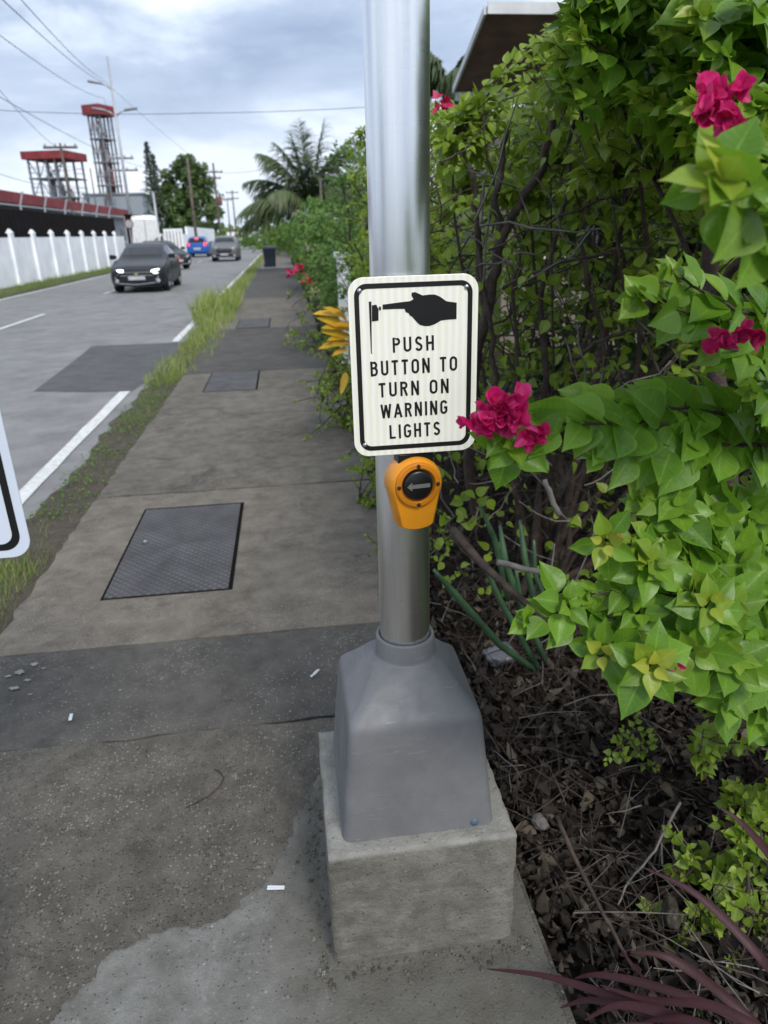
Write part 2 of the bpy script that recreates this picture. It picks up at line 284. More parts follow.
# block wall with pilasters gets faint texture
# ------------------------------------------------------------------ mesh builder
class MB:
    def __init__(s): s.v = []; s.f = []; s.m = []
    def add(s, vs, fs, mi=0):
        o = len(s.v); s.v += [tuple(v) for v in vs]; s.f += [tuple(i+o for i in f) for f in fs]; s.m += [mi]*len(fs)
    def box(s, x0, x1, y0, y1, z0, z1, mi=0, rz=0, c=None, M4=None):
        vs = [Vector((x, y, z)) for z in (z0, z1) for y in (y0, y1) for x in (x0, x1)]
        if rz:
            c = Vector(c or ((x0+x1)/2, (y0+y1)/2, 0)); q = Matrix.Rotation(rz, 3, 'Z'); vs = [q@(v-c)+c for v in vs]
        if M4: vs = [M4@v for v in vs]
        s.add(vs, [(0, 2, 3, 1), (4, 5, 7, 6), (0, 1, 5, 4), (2, 6, 7, 3), (0, 4, 6, 2), (1, 3, 7, 5)], mi)
    def tube(s, pts, rad, n=6, mi=0, cap=True):
        pts = [Vector(p) for p in pts]
        if not hasattr(rad, '__len__'): rad = [rad]*len(pts)
        o = []; up = Vector((.13, .21, .97)); prev = None
        for i, p in enumerate(pts):
            t = (pts[min(i+1, len(pts)-1)]-pts[max(i-1, 0)]).normalized()
            a = (prev - t*prev.dot(t)) if prev else t.cross(up)
            if a.length < 1e-5: a = t.cross(Vector((1, 0, 0)))
            a.normalize(); prev = a; bb = t.cross(a)
            for k in range(n):
                an = 2*PI*k/n; o.append(p+(a*math.cos(an)+bb*math.sin(an))*rad[i])
        fs = [(i*n+k, i*n+(k+1) % n, (i+1)*n+(k+1) % n, (i+1)*n+k) for i in range(len(pts)-1) for k in range(n)]
        if cap: fs += [tuple(range(n-1, -1, -1)), tuple((len(pts)-1)*n+k for k in range(n))]
        s.add(o, fs, mi)
    def lathe(s, prof, n=32, c=(0, 0, 0), axis='Z', mi=0, a0=0, a1=2*PI):
        o = []
        for r_, z in prof:
            for k in range(n):
                an = 2*PI*k/n; x, y = r_*math.cos(an), r_*math.sin(an)
                v = {'Z': (x, y, z), 'Y': (x, z, y), 'X': (z, x, y)}[axis]; o.append(Vector(v)+Vector(c))
        fs = [(i*n+k, i*n+(k+1) % n, (i+1)*n+(k+1) % n, (i+1)*n+k) for i in range(len(prof)-1) for k in range(n)]
        s.add(o, fs, mi)
    def prism(s, poly, d0, d1, axis='Y', mi=0, org=(0, 0, 0)):
        """poly in the plane normal to the axis"""
        def put(a, b_, d): return Vector({'Y': (a, d, b_), 'X': (d, a, b_), 'Z': (a, b_, d)}[axis])+Vector(org)
        n = len(poly); vs = [put(a, b_, d0) for a, b_ in poly]+[put(a, b_, d1) for a, b_ in poly]
        s.add(vs, [tuple(range(n)), tuple(range(2*n-1, n-1, -1))]+[(i, i+n, (i+1) % n+n, (i+1) % n) for i in range(n)], mi)
    def loft(s, secs, mi=0, closed=True, caps=True):
        n = len(secs[0]); vs = [v for q in secs for v in q]
        kk = n if closed else n-1
        fs = [(i*n+k, i*n+(k+1) % n, (i+1)*n+(k+1) % n, (i+1)*n+k) for i in range(len(secs)-1) for k in range(kk)]
        if caps and closed: fs += [tuple(range(n-1, -1, -1)), tuple((len(secs)-1)*n+k for k in range(n))]
        s.add(vs, fs, mi)
    def build(s, name, mats, parent=None, smooth=False, loc=None, fix=True):
        me = bpy.data.meshes.new(name); me.from_pydata([tuple(v) for v in s.v], [], s.f)
        for q in (mats if isinstance(mats, (list, tuple)) else [mats]): me.materials.append(MT[q] if isinstance(q, str) else q)
        if any(s.m): me.polygons.foreach_set('material_index', s.m)
        if smooth is True: me.polygons.foreach_set('use_smooth', [True]*len(s.f))
        me.update()
        if fix:
            import bmesh
            bm = bmesh.new(); bm.from_mesh(me); bmesh.ops.recalc_face_normals(bm, faces=bm.faces)
            if isinstance(smooth, float):
                for f in bm.faces: f.smooth = True
                for e in bm.edges:
                    if len(e.link_faces) == 2 and e.calc_face_angle(0) > smooth: e.smooth = False
            bm.to_mesh(me); bm.free()
        o = bpy.data.objects.new(name, me); COL.objects.link(o)
        if loc: o.location = loc
        if parent: o.parent = parent
        return o
def tag(o, label=None, cat=None, group=None, kind=None):
    if label: o['label'] = label
    if cat: o['category'] = cat
    if group: o['group'] = group
    if kind: o['kind'] = kind
    return o
def empty(name, loc=(0, 0, 0), rz=0, label=None, cat=None, group=None):
    o = bpy.data.objects.new(name, None); COL.objects.link(o); o.location = loc; o.rotation_euler = (0, 0, rz); o.empty_display_size = .1
    return tag(o, label, cat, group)
def bevel(o, w, seg=2, ang=35):
    md = o.modifiers.new('b', 'BEVEL'); md.width = w; md.segments = seg; md.limit_method = 'ANGLE'; md.angle_limit = R(ang); return o
def kids(o): return [c for c in bpy.data.objects if c.parent == o]
def copy_tree(o, parent=None):
    c = o.copy(); COL.objects.link(c); c.parent = parent
    for ch in kids(o): copy_tree(ch, c)
    return c

# ------------------------------------------------------------------ leaf builder (numpy)
def leaf_template(rows, prof, fold=.22, recurve=.25, cols=2, wav=0.):
    vs = []; fs = []; uv = []
    n = len(rows); idx = {}
    for i, (t, w) in enumerate(zip(rows, prof)):
        zc = -recurve*t*t
        if w < 1e-4: idx[i] = [len(vs)]; vs.append((0, t, zc)); uv.append((0, t)); continue
        ids = []
        for j in range(cols*2+1):
            u = j/cols-1; ids.append(len(vs)); uv.append((u, t)); vs.append((u*w, t, zc+fold*1.15*w*(.45*abs(u)+.55*u*u)+wav*math.sin(t*9+u*2)*w))
        idx[i] = ids
    for i in range(n-1):
        a, b_ = idx[i], idx[i+1]
        if len(a) == 1 and len(b_) > 1: fs += [(a[0], b_[j], b_[j+1]) for j in range(len(b_)-1)]
        elif len(b_) == 1 and len(a) > 1: fs += [(a[j], b_[0], a[j+1]) for j in range(len(a)-1)]
        else: fs += [(a[j], b_[j], b_[j+1], a[j+1]) for j in range(len(a)-1)]
    return np.array(vs, float), fs, np.array(uv, float)
T_HI = [leaf_template([0, .03, .10, .22, .36, .52, .67, .80, .90, 1.0], [0, .13, .255, .355, .385, .34, .235, .125, .05, 0], fo, rc, 2, wv_) for fo, rc, wv_ in ((.28, .15, .03), (.12, .3, .06), (.40, .02, .04), (.20, -.10, .05))]
T_MD = [leaf_template([0, .07, .2, .4, .62, .84, 1.0], [0, .19, .32, .355, .27, .10, 0], fo, rc, 1) for fo, rc in ((.35, .2), (.15, .35), (.5, 0))]
T_LO = [leaf_template([0, .4, 1.0], [0, .36, 0], .3, .2, 1)]
T_STRAP = [leaf_template([0, .3, .7, 1.], [.05, .07, .05, 0], .3, .35, 1), leaf_template([0, .3, .7, 1.], [.05, .07, .05, 0], .3, .9, 1)]
T_BLADE = [leaf_template([0, .35, .7, 1.], [.03, .028, .018, 0], .2, .35, 1), leaf_template([0, .35, .7, 1.], [.03, .026, .017, 0], .2, .8, 1), leaf_template([0, .5, 1.], [.03, .02, 0], .2, .1, 1)]
T_DEAD = [leaf_template([0, .2, .5, .8, 1.], [0, .25, .33, .18, 0], .9, .5, 1), leaf_template([0, .25, .6, 1.], [0, .28, .25, 0], -.6, -.5, 1)]
T_BRACT = [leaf_template([0, .06, .18, .34, .52, .7, .86, .96, 1.], [0, .17, .32, .42, .43, .36, .23, .10, 0], .45, -.3, 2, .16), leaf_template([0, .06, .18, .34, .52, .7, .86, .96, 1.], [0, .16, .30, .39, .40, .33, .2, .08, 0], .65, .1, 2, .2)]
class LB:
    def __init__(s): s.p = []; s.d = []; s.n = []; s.s = []; s.t = []
    def add(s, p, d, n, size, tone=0.): s.p.append(tuple(p)); s.d.append(tuple(d)); s.n.append(tuple(n)); s.s.append(size); s.t.append(tone)
    def build(s, name, m, parent, T, seed=1):
        g = np.random.default_rng(seed)
        P = np.array(s.p); D = np.array(s.d); Nn = np.array(s.n); S = np.array(s.s); TT = np.array(s.t)
        D /= np.linalg.norm(D, axis=1)[:, None]+1e-9
        X = np.cross(D, Nn); X /= np.linalg.norm(X, axis=1)[:, None]+1e-9; Z = np.cross(X, D)
        ti = g.integers(0, len(T), len(P))
        V = []; tone = []; L = []; LS = []; off = 0; UU = []
        for k, (tv, tf, tu) in enumerate(T):
            sel = np.where(ti == k)[0]
            if not len(sel): continue
            wv_ = g.uniform(.85, 1.15, len(sel))
            q = (tv[None, :, 0, None]*wv_[:, None, None]*X[sel][:, None]+tv[None, :, 1, None]*D[sel][:, None]+tv[None, :, 2, None]*Z[sel][:, None])*S[sel][:, None, None]+P[sel][:, None]
            V.append(q.reshape(-1, 3)); tone.append(np.repeat(TT[sel], len(tv))); UU.append(np.tile(tu, (len(sel), 1)))
            loops = np.concatenate([np.array(f) for f in tf]); sizes = np.array([len(f) for f in tf])
            L.append((loops[None]+(np.arange(len(sel))*len(tv))[:, None]+off).ravel()); LS.append(np.tile(sizes, len(sel)))
            off += len(sel)*len(tv)
        V = np.concatenate(V); tone = np.concatenate(tone); L = np.concatenate(L); LS = np.concatenate(LS)
        me = bpy.data.meshes.new(name)
        me.vertices.add(len(V)); me.vertices.foreach_set('co', V.astype(np.float32).ravel())
        me.loops.add(len(L)); me.loops.foreach_set('vertex_index', L.astype(np.int32))
        me.polygons.add(len(LS)); st = np.concatenate([[0], np.cumsum(LS)[:-1]]); me.polygons.foreach_set('loop_start', st.astype(np.int32))
        me.polygons.foreach_set('use_smooth', np.ones(len(LS), bool))
        me.update(calc_edges=True)
        a = me.attributes.new('tone', 'FLOAT', 'POINT'); a.data.foreach_set('value', tone.astype(np.float32)); UU = np.concatenate(UU)
        for q_, nm_ in enumerate(('lu', 'lt')): a = me.attributes.new(nm_, 'FLOAT', 'POINT'); a.data.foreach_set('value', UU[:, q_].astype(np.float32))
        me.materials.append(MT[m]); me.validate()
        o = bpy.data.objects.new(name, me); COL.objects.link(o)
        if parent: o.parent = parent
        return o
def rv(a=1.): return Vector((random.uniform(-a, a), random.uniform(-a, a), random.uniform(-a, a)))
def curve(a, b_, wob, n=6, sag=0.):
    a, b_ = Vector(a), Vector(b_); L = (b_-a).length; o = [a]; w = Vector((0, 0, 0))
    for i in range(1, n):
        t = i/n; w += rv(wob*L/n); o.append(a.lerp(b_, t)+w*(1-t*t)+Vector((0, 0, sag*L*math.sin(PI*t))))
    return o+[b_]
def leafy_twig(lb, tube, a, b_, size, n, young=.3, nrm=Vector((0, -.35, .85)), r=.002, jit=.55, start=.25, rosette=True):
    """leaves set alternately along the outer part of a curved twig, small young ones at its tip"""
    pts = curve(a, b_, .25, 4, .06)
    if tube is not None: tube.tube(pts, [r*1.4, r*1.2, r, r*.8, r*.5], 4, cap=False)
    d = (pts[-1]-pts[-3]).normalized()
    for i in range(n):
        t = start+(1-start)*(i/(max(1, n-1))); k = min(3, int(t*4)); p = pts[k].lerp(pts[k+1], t*4-k)
        ph = i*2.4+random.uniform(-.4, .4)
        s1 = d.orthogonal().normalized(); s2 = d.cross(s1); lat = s1*math.cos(ph)+s2*math.sin(ph)
        e = (1-t)
        dr = (lat*(.9*e+.55)+d*(.45+.6*t)+Vector((0, 0, -.12*e))+rv(.2)).normalized()
        nn = (nrm+rv(jit)).normalized()
        sz = size*random.uniform(.75, 1.15)*(1-.45*t*t)
        lb.add(p+lat*r, dr, nn, sz, (young*t**3*random.uniform(.3, 1.2)))

# ------------------------------------------------------------------ GROUND AND ROAD
b = MB(); b.add([(-900, -200, -.45), (900, -200, -.45), (900, 1800, -.45), (-900, 1800, -.45)], [(0, 1, 2, 3)])
tag(b.build('ground', 'field', fix=False), kind='structure')
def strip(xa, xb, ys, z, jag=0., seed=1):
    rr = random.Random(seed); b = MB(); vs = []
    for y in ys: vs += [(xa+rr.uniform(-jag, jag), y, z), (xb+rr.uniform(-jag, jag), y, z)]
    b.add(vs, [(2*i, 2*i+1, 2*i+3, 2*i+2) for i in range(len(ys)-1)]); return b
b = strip(-8.75, -1.62, [-6, 0]+[i*.35 for i in range(2, 50)]+[20+i*4 for i in range(60)], -.15, .035)
tag(b.build('road', 'asphalt', fix=False), kind='structure')
# dark repair patch
pts = [gr(x, y, -.146) for x, y in ((34, 391), (55, 375), (75, 360), (92, 346), (140, 344), (186, 342), (172, 358), (158, 373), (132, 391), (85, 392))]
b = MB(); b.add(pts, [tuple(range(len(pts)))]); tag(b.build('road_patch', 'asphalt2'), kind='structure')
# painted lines
b = MB()
def lin(x, y0, y1, w):
    rr = random.Random(int(y0*10)); n = max(2, int((y1-y0)/.4)); vs = []
    for i in range(n+1):
        y = y0+(y1-y0)*i/n; vs += [(x-w/2+rr.uniform(-.006, .006), y, -.142), (x+w/2+rr.uniform(-.006, .006), y, -.142)]
    b.add(vs, [(2*i, 2*i+1, 2*i+3, 2*i+2) for i in range(n)])
lin(-1.90, 2.6, 8.33, .115)
lin(-1.89, 12.4, 20, .12); lin(-1.90, 20.3, 52, .12); lin(-1.92, 52.6, 140, .14)
for y in (15.2, 24.5, 33.7, 43, 52, 61, 70, 80, 90, 100): lin(-5.74, y, y+3.1, .11)
lin(-8.5, 10, 120, .11)
tag(b.build('road_markings', 'line', fix=False), kind='structure')
# gutter / verge earth beside the footpath
rr = random.Random(4); b = MB(); vs = []; ys = [-6, 0, 1, 2]+[2.4+i*.22 for i in range(80)]+[20.5+3*i for i in range(40)]
for y in ys:
    wdt = -2.25 if y < 3.5 else (-1.95 if y < 4.2 else -1.70)
    vs += [(wdt+rr.uniform(-.06, .06), y, -.139), (-1.45, y, -.10+rr.uniform(-.02, .02)), (-1.2, y, -.085)]
b.add(vs, [q for i in range(len(ys)-1) for q in ((3*i, 3*i+1, 3*i+4, 3*i+3), (3*i+1, 3*i+2, 3*i+5, 3*i+4))])
tag(b.build('gutter_verge', 'dirt', smooth=True, fix=False), kind='structure')
# far-side verge
rr = random.Random(5); b = MB(); vs = []; ys = [0+2*i for i in range(60)]
for y in ys: vs += [(-9.75, y, -.02), (-9.0, y, -.05), (-8.7+rr.uniform(-.12, .12), y, -.135)]
b.add(vs, [q for i in range(len(ys)-1) for q in ((3*i, 3*i+1, 3*i+4, 3*i+3), (3*i+1, 3*i+2, 3*i+5, 3*i+4))])
tag(b.build('far_verge', 'field', smooth=True, fix=False), kind='structure')
# yard ground across the road
b = MB(); b.add([(-60, -5, -.16), (-9.7, -5, -.16), (-9.7, 200, -.16), (-60, 200, -.16)], [(0, 1, 2, 3)]); tag(b.build('yard_ground', 'dirt', fix=False), kind='structure')

# footpath slabs: each a grid with ragged transverse edges
def slab(b, x0, x1, y0, y1, z=0., jag=.006, step=.06, rough=.0012, seed=1, mi=0, jl=.012):
    rr = random.Random(seed); nx = max(3, int((x1-x0)/step)); ny = max(2, int((y1-y0)/step)); ny = min(ny, 90)
    w0 = [0.]; w1 = [0.]
    for i in range(nx): w0.append(w0[-1]*.8+rr.uniform(-jag, jag)); w1.append(w1[-1]*.8+rr.uniform(-jag, jag))
    el = [rr.uniform(-jl, jl) for _ in range(ny+1)]
    vs = []
    for j in range(ny+1):
        for i in range(nx+1):
            t = j/ny; yy = y0*(1-t)+y1*t+w0[i]*(1-t)**8+w1[i]*t**8
            xx = x0+(x1-x0)*i/nx+(el[j] if i == 0 else 0)
            edge = (.004 if (j in (0, ny)) else 0)+(.012 if i == 0 else 0)
            vs.append((xx, yy, z-edge+rr.uniform(-rough, rough)))
    fs = [(j*(nx+1)+i, j*(nx+1)+i+1, (j+1)*(nx+1)+i+1, (j+1)*(nx+1)+i) for j in range(ny) for i in range(nx)]
    per = [i for i in range(nx+1)]+[j*(nx+1)+nx for j in range(1, ny+1)]+[ny*(nx+1)+i for i in range(nx-1, -1, -1)]+[j*(nx+1) for j in range(ny-1, 0, -1)]
    o = len(vs); vs += [(vs[k][0]+(.02 if vs[k][0] < x0+.05 else 0), vs[k][1], -.22) for k in per]
    n = len(per); fs += [(per[k], o+k, o+(k+1) % n, per[(k+1) % n]) for k in range(n)]
    b.add(vs, fs, mi)
b = MB()
slab(b, -1.27, .475, -1.2, 1.919, 0, .007, .05, .0018, 11, 0)
slab(b, -1.27, .49, 1.932, 2.50, -.003, .007, .05, .001, 12, 1)
slab(b, -1.26, .50, 2.503, 4.276, 0, .002, .06, .001, 13, 2)
slab(b, -1.25, .50, 4.300, 6.298, 0, .004, .08, .001, 14, 3)
slab(b, -1.24, .50, 6.307, 8.45, 0, .004, .09, .001, 15, 3)
slab(b, -1.24, .50, 8.475, 12.62, -.004, .01, .12, .002, 16, 4)
slab(b, -1.24, .52, 12.64, 19, 0, .01, .2, .002, 17, 3)
slab(b, -1.24, .52, 19.02, 34.0, 0, .01, .3, .002, 18, 4)
slab(b, -1.00, .52, 34.0, 34.9, .10, .0, .3, .002, 19, 5)
slab(b, -1.24, .52, 34.9, 60.0, 0, .01, .5, .002, 20, 3)
slab(b, -1.24, .52, 60.0, 140.0, 0, .01, .8, .002, 21, 4)
tag(b.build('footpath', ['near_conc', 'dark_conc', 'brown_conc', 'brown_conc2', 'grey_conc', 'pale_conc'], fix=False), kind='structure')
# trowelled new cement round the block: thin ragged sheet
edge = [gr(x, y, .004) for x, y in ((20, 1060), (50, 1015), (62, 1000), (85, 985), (98, 962), (112, 950), (128, 946), (150, 930), (172, 924), (200, 921), (222, 914), (238, 896), (262, 884), (276, 862), (287, 838), (292, 815), (305, 798), (316, 776), (322, 760))]
from mathutils import noise as mnoise
poly = [(p.x, p.y) for p in edge]+[(-.02, 1.72), (.10, 1.62), (.47, 1.5), (.47, .3), (-1.3, .3)]
def inside(x, y):
    c = False; n = len(poly)
    for k in range(n):
        (xa, ya), (xb, yb) = poly[k], poly[(k+1) % n]
        if (ya > y) != (yb > y) and x < (xb-xa)*(y-ya)/(yb-ya)+xa: c = not c
    return c
g = .007; nx, ny = int(1.45/g), int(1.3/g); X0, Y0 = -.985, .5; ins = {}
for j_ in range(ny+1):
    for i_ in range(nx+1):
        x, y = X0+i_*g, Y0+j_*g; q = Vector((x*14, y*14, 0)); q2 = Vector((x*60, y*60, 3))
        ins[i_, j_] = inside(x+.016*mnoise.noise(q)+.010*mnoise.noise(q2), y+.016*mnoise.noise(q+Vector((9, 4, 1)))+.010*mnoise.noise(q2+Vector((5, 2, 8)))) and x < .466
b = MB(); vid = {}; vs = []; fs = []
def gv(i_, j_):
    if (i_, j_) not in vid:
        full = all(ins.get((i_+a, j_+c_), False) for a in (-1, 0, 1) for c_ in (-1, 0, 1)) or i_ >= nx-2 or j_ < 2
        x, y = X0+i_*g, Y0+j_*g; vid[i_, j_] = len(vs)
        vs.append((x+(0 if full else random.uniform(-.002, .002)), y+(0 if full else random.uniform(-.002, .002)), .0042+.0012*mnoise.noise(Vector((x*25, y*25, 0)))+.0006*mnoise.noise(Vector((x*90, y*90, 0))) if full else -.001))
    return vid[i_, j_]
for j_ in range(ny):
    for i_ in range(nx):
        if all(ins[i_+a, j_+c_] for a in (0, 1) for c_ in (0, 1)): fs.append((gv(i_, j_), gv(i_+1, j_), gv(i_+1, j_+1), gv(i_, j_+1)))
b.add(vs, fs)
tag(b.build('cement_patch', 'cement', smooth=True, fix=False), kind='structure')
# old paint smear on the dark slab
b = MB(); rr = random.Random(31)
for px, py, r_ in ((20, 672, .030), (34, 664, .018), (14, 688, .02), (28, 680, .016), (44, 668, .010), (8, 676, .014), (30, 694, .008), (92, 668, .006), (120, 690, .007)):
    c = gr(px, py, .0022); n = 14; b.add([(c.x+r_*rr.uniform(.35, 1.2)*math.cos(2*PI*k/n), c.y+r_*.6*rr.uniform(.35, 1.2)*math.sin(2*PI*k/n), .0022+.0001*r_*100) for k in range(n)], [tuple(range(n))])
tag(b.build('paint_smear', 'pale_conc', fix=False), kind='structure')
# planting soil to the right of the path
g = MB(); nx, ny = 70, 90; vs = []
for j in range(ny+1):
    for i in range(nx+1):
        x = .44+(i/nx)**1.5*9; y = -1+(j/ny)**1.6*50
        vs.append((x, y, -.14+.05*math.sin(x*5+y*3)*math.sin(y*4.1-x)+.05*min(1, (x-.44))+random.uniform(-.012, .012)))
g.add(vs, [(j*(nx+1)+i, j*(nx+1)+i+1, (j+1)*(nx+1)+i+1, (j+1)*(nx+1)+i) for j in range(ny) for i in range(nx)])
tag(g.build('soil', 'soil', smooth=True, fix=False), kind='structure')

# ------------------------------------------------------------------ utility covers in the path
def cover(x0, x1, y0, y1, label, hole=True):
    t = empty('utility_cover', ((x0+x1)/2, (y0+y1)/2, 0), 0, label, 'utility cover', 'steel utility covers set in the path')
    w, l = (x1-x0)/2, (y1-y0)/2
    b = MB(); s_ = .010
    for a, c_, d, e in ((-w-s_, w+s_, -l-s_, -l), (-w-s_, w+s_, l, l+s_), (-w-s_, -w, -l, l), (w, w+s_, -l, l)): b.box(a, c_, d, e, -.03, .0022)
    b.build('frame', 'recess', t); b = MB(); b.add([(-w, -l, .0012), (w, -l, .0012), (w, l, .0012), (-w, l, .0012)], [(0, 1, 2, 3)]); b.build('recess', 'recess', t, fix=False)
    b = MB(); b.box(-w+.002, w-.009, -l+.003, l-.012, -.02, .0055)
    bevel(b.build('plate', 'chequer', t), .002)
    if hole:
        b = MB(); b.lathe([(.0, .0075), (.016, .0075), (.020, .0065)], 16, (-w+.08, .04, 0)); b.build('lifting_hole', 'black', t)
        b = MB(); b.lathe([(.0, .010), (.008, .0098), (.011, .0068)], 12, (-w+.078, .062, 0)); b.build('hole_rim', 'screw', t)
cover(-.90, -.342, 2.90, 4.00, 'largest nearest chequered steel cover in the path with a small lifting hole')
cover(-.905, -.362, 7.35, 8.43, 'second steel cover along the path, beside the tall grass', False)
cover(-.875, -.31, 12.68, 14.1, 'farthest small steel cover in the path, beyond the dark slab', False)

# ------------------------------------------------------------------ concrete block and signal pole
PX, PY = .2, 1.264
def rough_block(x0, x1, y0, y1, z0, z1, n=26, amp=.0022, seed=3):
    import bmesh
    from mathutils import noise as mn
    bm = bmesh.new(); bmesh.ops.create_cube(bm, size=1.)
    bmesh.ops.subdivide_edges(bm, edges=list(bm.edges), cuts=n, use_grid_fill=True)
    for v in bm.verts:
        v.co.x = x0+(v.co.x+.5)*(x1-x0); v.co.y = y0+(v.co.y+.5)*(y1-y0); v.co.z = z0+(v.co.z+.5)*(z1-z0)
    C0 = Vector(((x0+x1)/2, (y0+y1)/2, (z0+z1)/2))
    for v in bm.verts:
        c = v.co.copy(); near = [abs(abs(c[k]-C0[k])-((x1-x0), (y1-y0), (z1-z0))[k]/2) < 1e-4 for k in range(3)]
        q = mn.noise_vector(c*28)*amp+mn.noise_vector(c*90)*amp*.5
        if sum(near) >= 2: v.co -= Vector([(1 if c[k] > C0[k] else -1)*.0016 if near[k] else 0 for k in range(3)])*(1+1.6*max(0, mn.noise(c*22))*2)
        v.co += q
    me = bpy.data.meshes.new('block'); bm.to_mesh(me); bm.free()
    me.polygons.foreach_set('use_smooth', [True]*len(me.polygons)); return me
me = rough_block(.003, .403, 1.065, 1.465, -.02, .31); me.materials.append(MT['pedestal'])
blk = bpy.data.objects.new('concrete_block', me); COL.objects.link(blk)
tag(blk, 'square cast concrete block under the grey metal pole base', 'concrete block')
# mortar fillet round its foot
b = MB(); rr = random.Random(8); secs = []
path = [(.403, 1.46), (.403, 1.3), (.403, 1.18), (.403, 1.065), (.33, 1.065), (.25, 1.065), (.16, 1.065), (.08, 1.065), (.003, 1.065), (.003, 1.15), (.003, 1.25), (.003, 1.35), (.003, 1.465)]
P2 = []
for (xa, ya), (xb, yb) in zip(path[:-1], path[1:]):
    for k in range(8): P2.append((xa+(xb-xa)*k/8, ya+(yb-ya)*k/8))
for x, y in P2:
    dx, dy = x-.203, y-1.265; l = math.hypot(dx, dy); dx /= l; dy /= l
    w = .020+rr.uniform(-.004, .004); hgt = .010+rr.uniform(-.002, .002)
    secs.append([Vector((x-dx*.01, y-dy*.01, hgt)), Vector((x+dx*w*.4, y+dy*w*.4, hgt*.6)), Vector((x+dx*w, y+dy*w, .005)), Vector((x+dx*w*1.5, y+dy*w*1.5, .001))])
b.loft(secs, closed=False, caps=False)
o = b.build('mortar_fillet', 'cement', smooth=True); o.parent = blk

# crumbs of mortar and grit round the block and over the path
b = MB(); rr = random.Random(17)
def crumb(x, y, r_, z=.006):
    vs = [(x+r_*rr.uniform(.6, 1.2)*a, y+r_*rr.uniform(.6, 1.2)*c_, z+r_*rr.uniform(.3, .8)*e) for a, c_, e in ((-1, -1, 0), (1, -1, 0), (1, 1, 0), (-1, 1, 0), (-.6, -.6, 1), (.6, -.6, 1), (.6, .6, 1), (-.6, .6, 1))]
    b.add(vs, [(4, 5, 6, 7), (0, 1, 5, 4), (1, 2, 6, 5), (2, 3, 7, 6), (3, 0, 4, 7)], rr.choice((0, 0, 0, 1, 2)))
for i in range(330):
    if rr.random() < .55: x = rr.uniform(-.06, .44); y = 1.065-abs(rr.gauss(0, .028))-.004
    else: x = .003-abs(rr.gauss(0, .035))-.004; y = rr.uniform(1.0, 1.6)
    if x < .45: crumb(x, y, rr.choice((.0012, .0018, .0025, .0045))*rr.uniform(.7, 1.3))
for i in range(420): crumb(rr.uniform(-1.2, .4), rr.uniform(.95, 4.2) if rr.random() < .6 else rr.uniform(.95, 2), rr.uniform(.0008, .0026), .001)
tag(b.build('mortar_crumbs', ['cement', 'pedestal', 'dirt'], fix=False), 'loose crumbs of mortar and grit around the concrete block and path', 'grit', kind='stuff')

pole = empty('signal_pole', (PX, PY, .31), 0, 'shiny aluminium pole rising from a tapered grey metal base cover', 'signal pole')
b = MB(); b.lathe([(.052, .30), (.052, 2.9), (.047, 3.6)], 64); b.build('shaft', 'alu', pole, smooth=True)
# seam rib + base casting
def rsq(h, r_, z, n=6):
    o = []
    for cx_, cy_, a0 in ((h-r_, h-r_, 0), (-h+r_, h-r_, 90), (-h+r_, -h+r_, 180), (h-r_, -h+r_, 270)):
        for k in range(n+1):
            a = R(a0+90*k/n); o.append(Vector((cx_+r_*math.cos(a), cy_+r_*math.sin(a), z)))
    return o
b = MB(); secs = [rsq(.1625, .020, .001), rsq(.161, .020, .014), rsq(.1605, .020, .02), rsq(.150, .019, .13), rsq(.1385, .018, .247), rsq(.1375, .018, .255), rsq(.1345, .018, .266), rsq(.1295, .018, .273), rsq(.124, .019, .279), rsq(.105, .022, .300), rsq(.080, .034, .334), rsq(.071, .050, .344), rsq(.066, .0655, .350), rsq(.064, .0635, .356), rsq(.062, .0615, .392), rsq(.0605, .060, .3945), rsq(.055, .0545, .3945), rsq(.054, .0535, .38)]
b.loft(secs, caps=False)
cs = b.build('base_cover', 'cast', pole, smooth=True)
b = MB()
for sx in (-1, 1): b.lathe([(0, .0), (.007, 0), (.007, .006), (.004, .009), (0, .009)], 10, (sx*.06, 0, .395), 'Z')
b = MB(); b.lathe([(0, -.004), (.008, -.004), (.010, 0), (.010, .006), (0, .006)], 16, (.118, -.160, .012), 'Y'); b.build('grub_screw', plain('blue grey cap', (.08, .12, .16), .5), cs, smooth=True)

# ------------------------------------------------------------------ push-button sign
def rrect(w, h_, r_, n=8):
    o = []
    for cx_, cy_, a0 in ((w/2-r_, h_/2-r_, 0), (-w/2+r_, h_/2-r_, 90), (-w/2+r_, -h_/2+r_, 180), (w/2-r_, -h_/2+r_, 270)):
        for k in range(n+1):
            a = R(a0+90*k/n); o.append((cx_+r_*math.cos(a), cy_+r_*math.sin(a)))
    return o
def ring_face(b, po, pi, y, th=.0004):
    n = len(po)
    vs = [(x, y, z) for x, z in po]+[(x, y, z) for x, z in pi]+[(x, y+th, z) for x, z in po]+[(x, y+th, z) for x, z in pi]
    fs = []
    for i in range(n):
        j = (i+1) % n; fs += [(i, j, n+j, n+i), (i, 2*n+i, 2*n+j, j), (n+i, n+j, 3*n+j, 3*n+i)]
    b.add(vs, fs)
SW, SH = .218, .302
sg = empty('push_button_sign', (.211, 1.185, 1.272), 0, 'white rounded sign with a pointing hand and black lettering about pushing the button', 'sign')
sg.rotation_euler = (0, R(-.27), R(-.2))
b = MB(); b.prism(rrect(SW, SH, .026, 12), 0, .0022); bevel(b.build('panel', 'sheet', sg), .0006, 2)
b = MB(); ring_face(b, rrect(SW-.020, SH-.020, .020, 12), rrect(SW-.036, SH-.036, .014, 12), -.0006); b.build('border', 'black', sg)
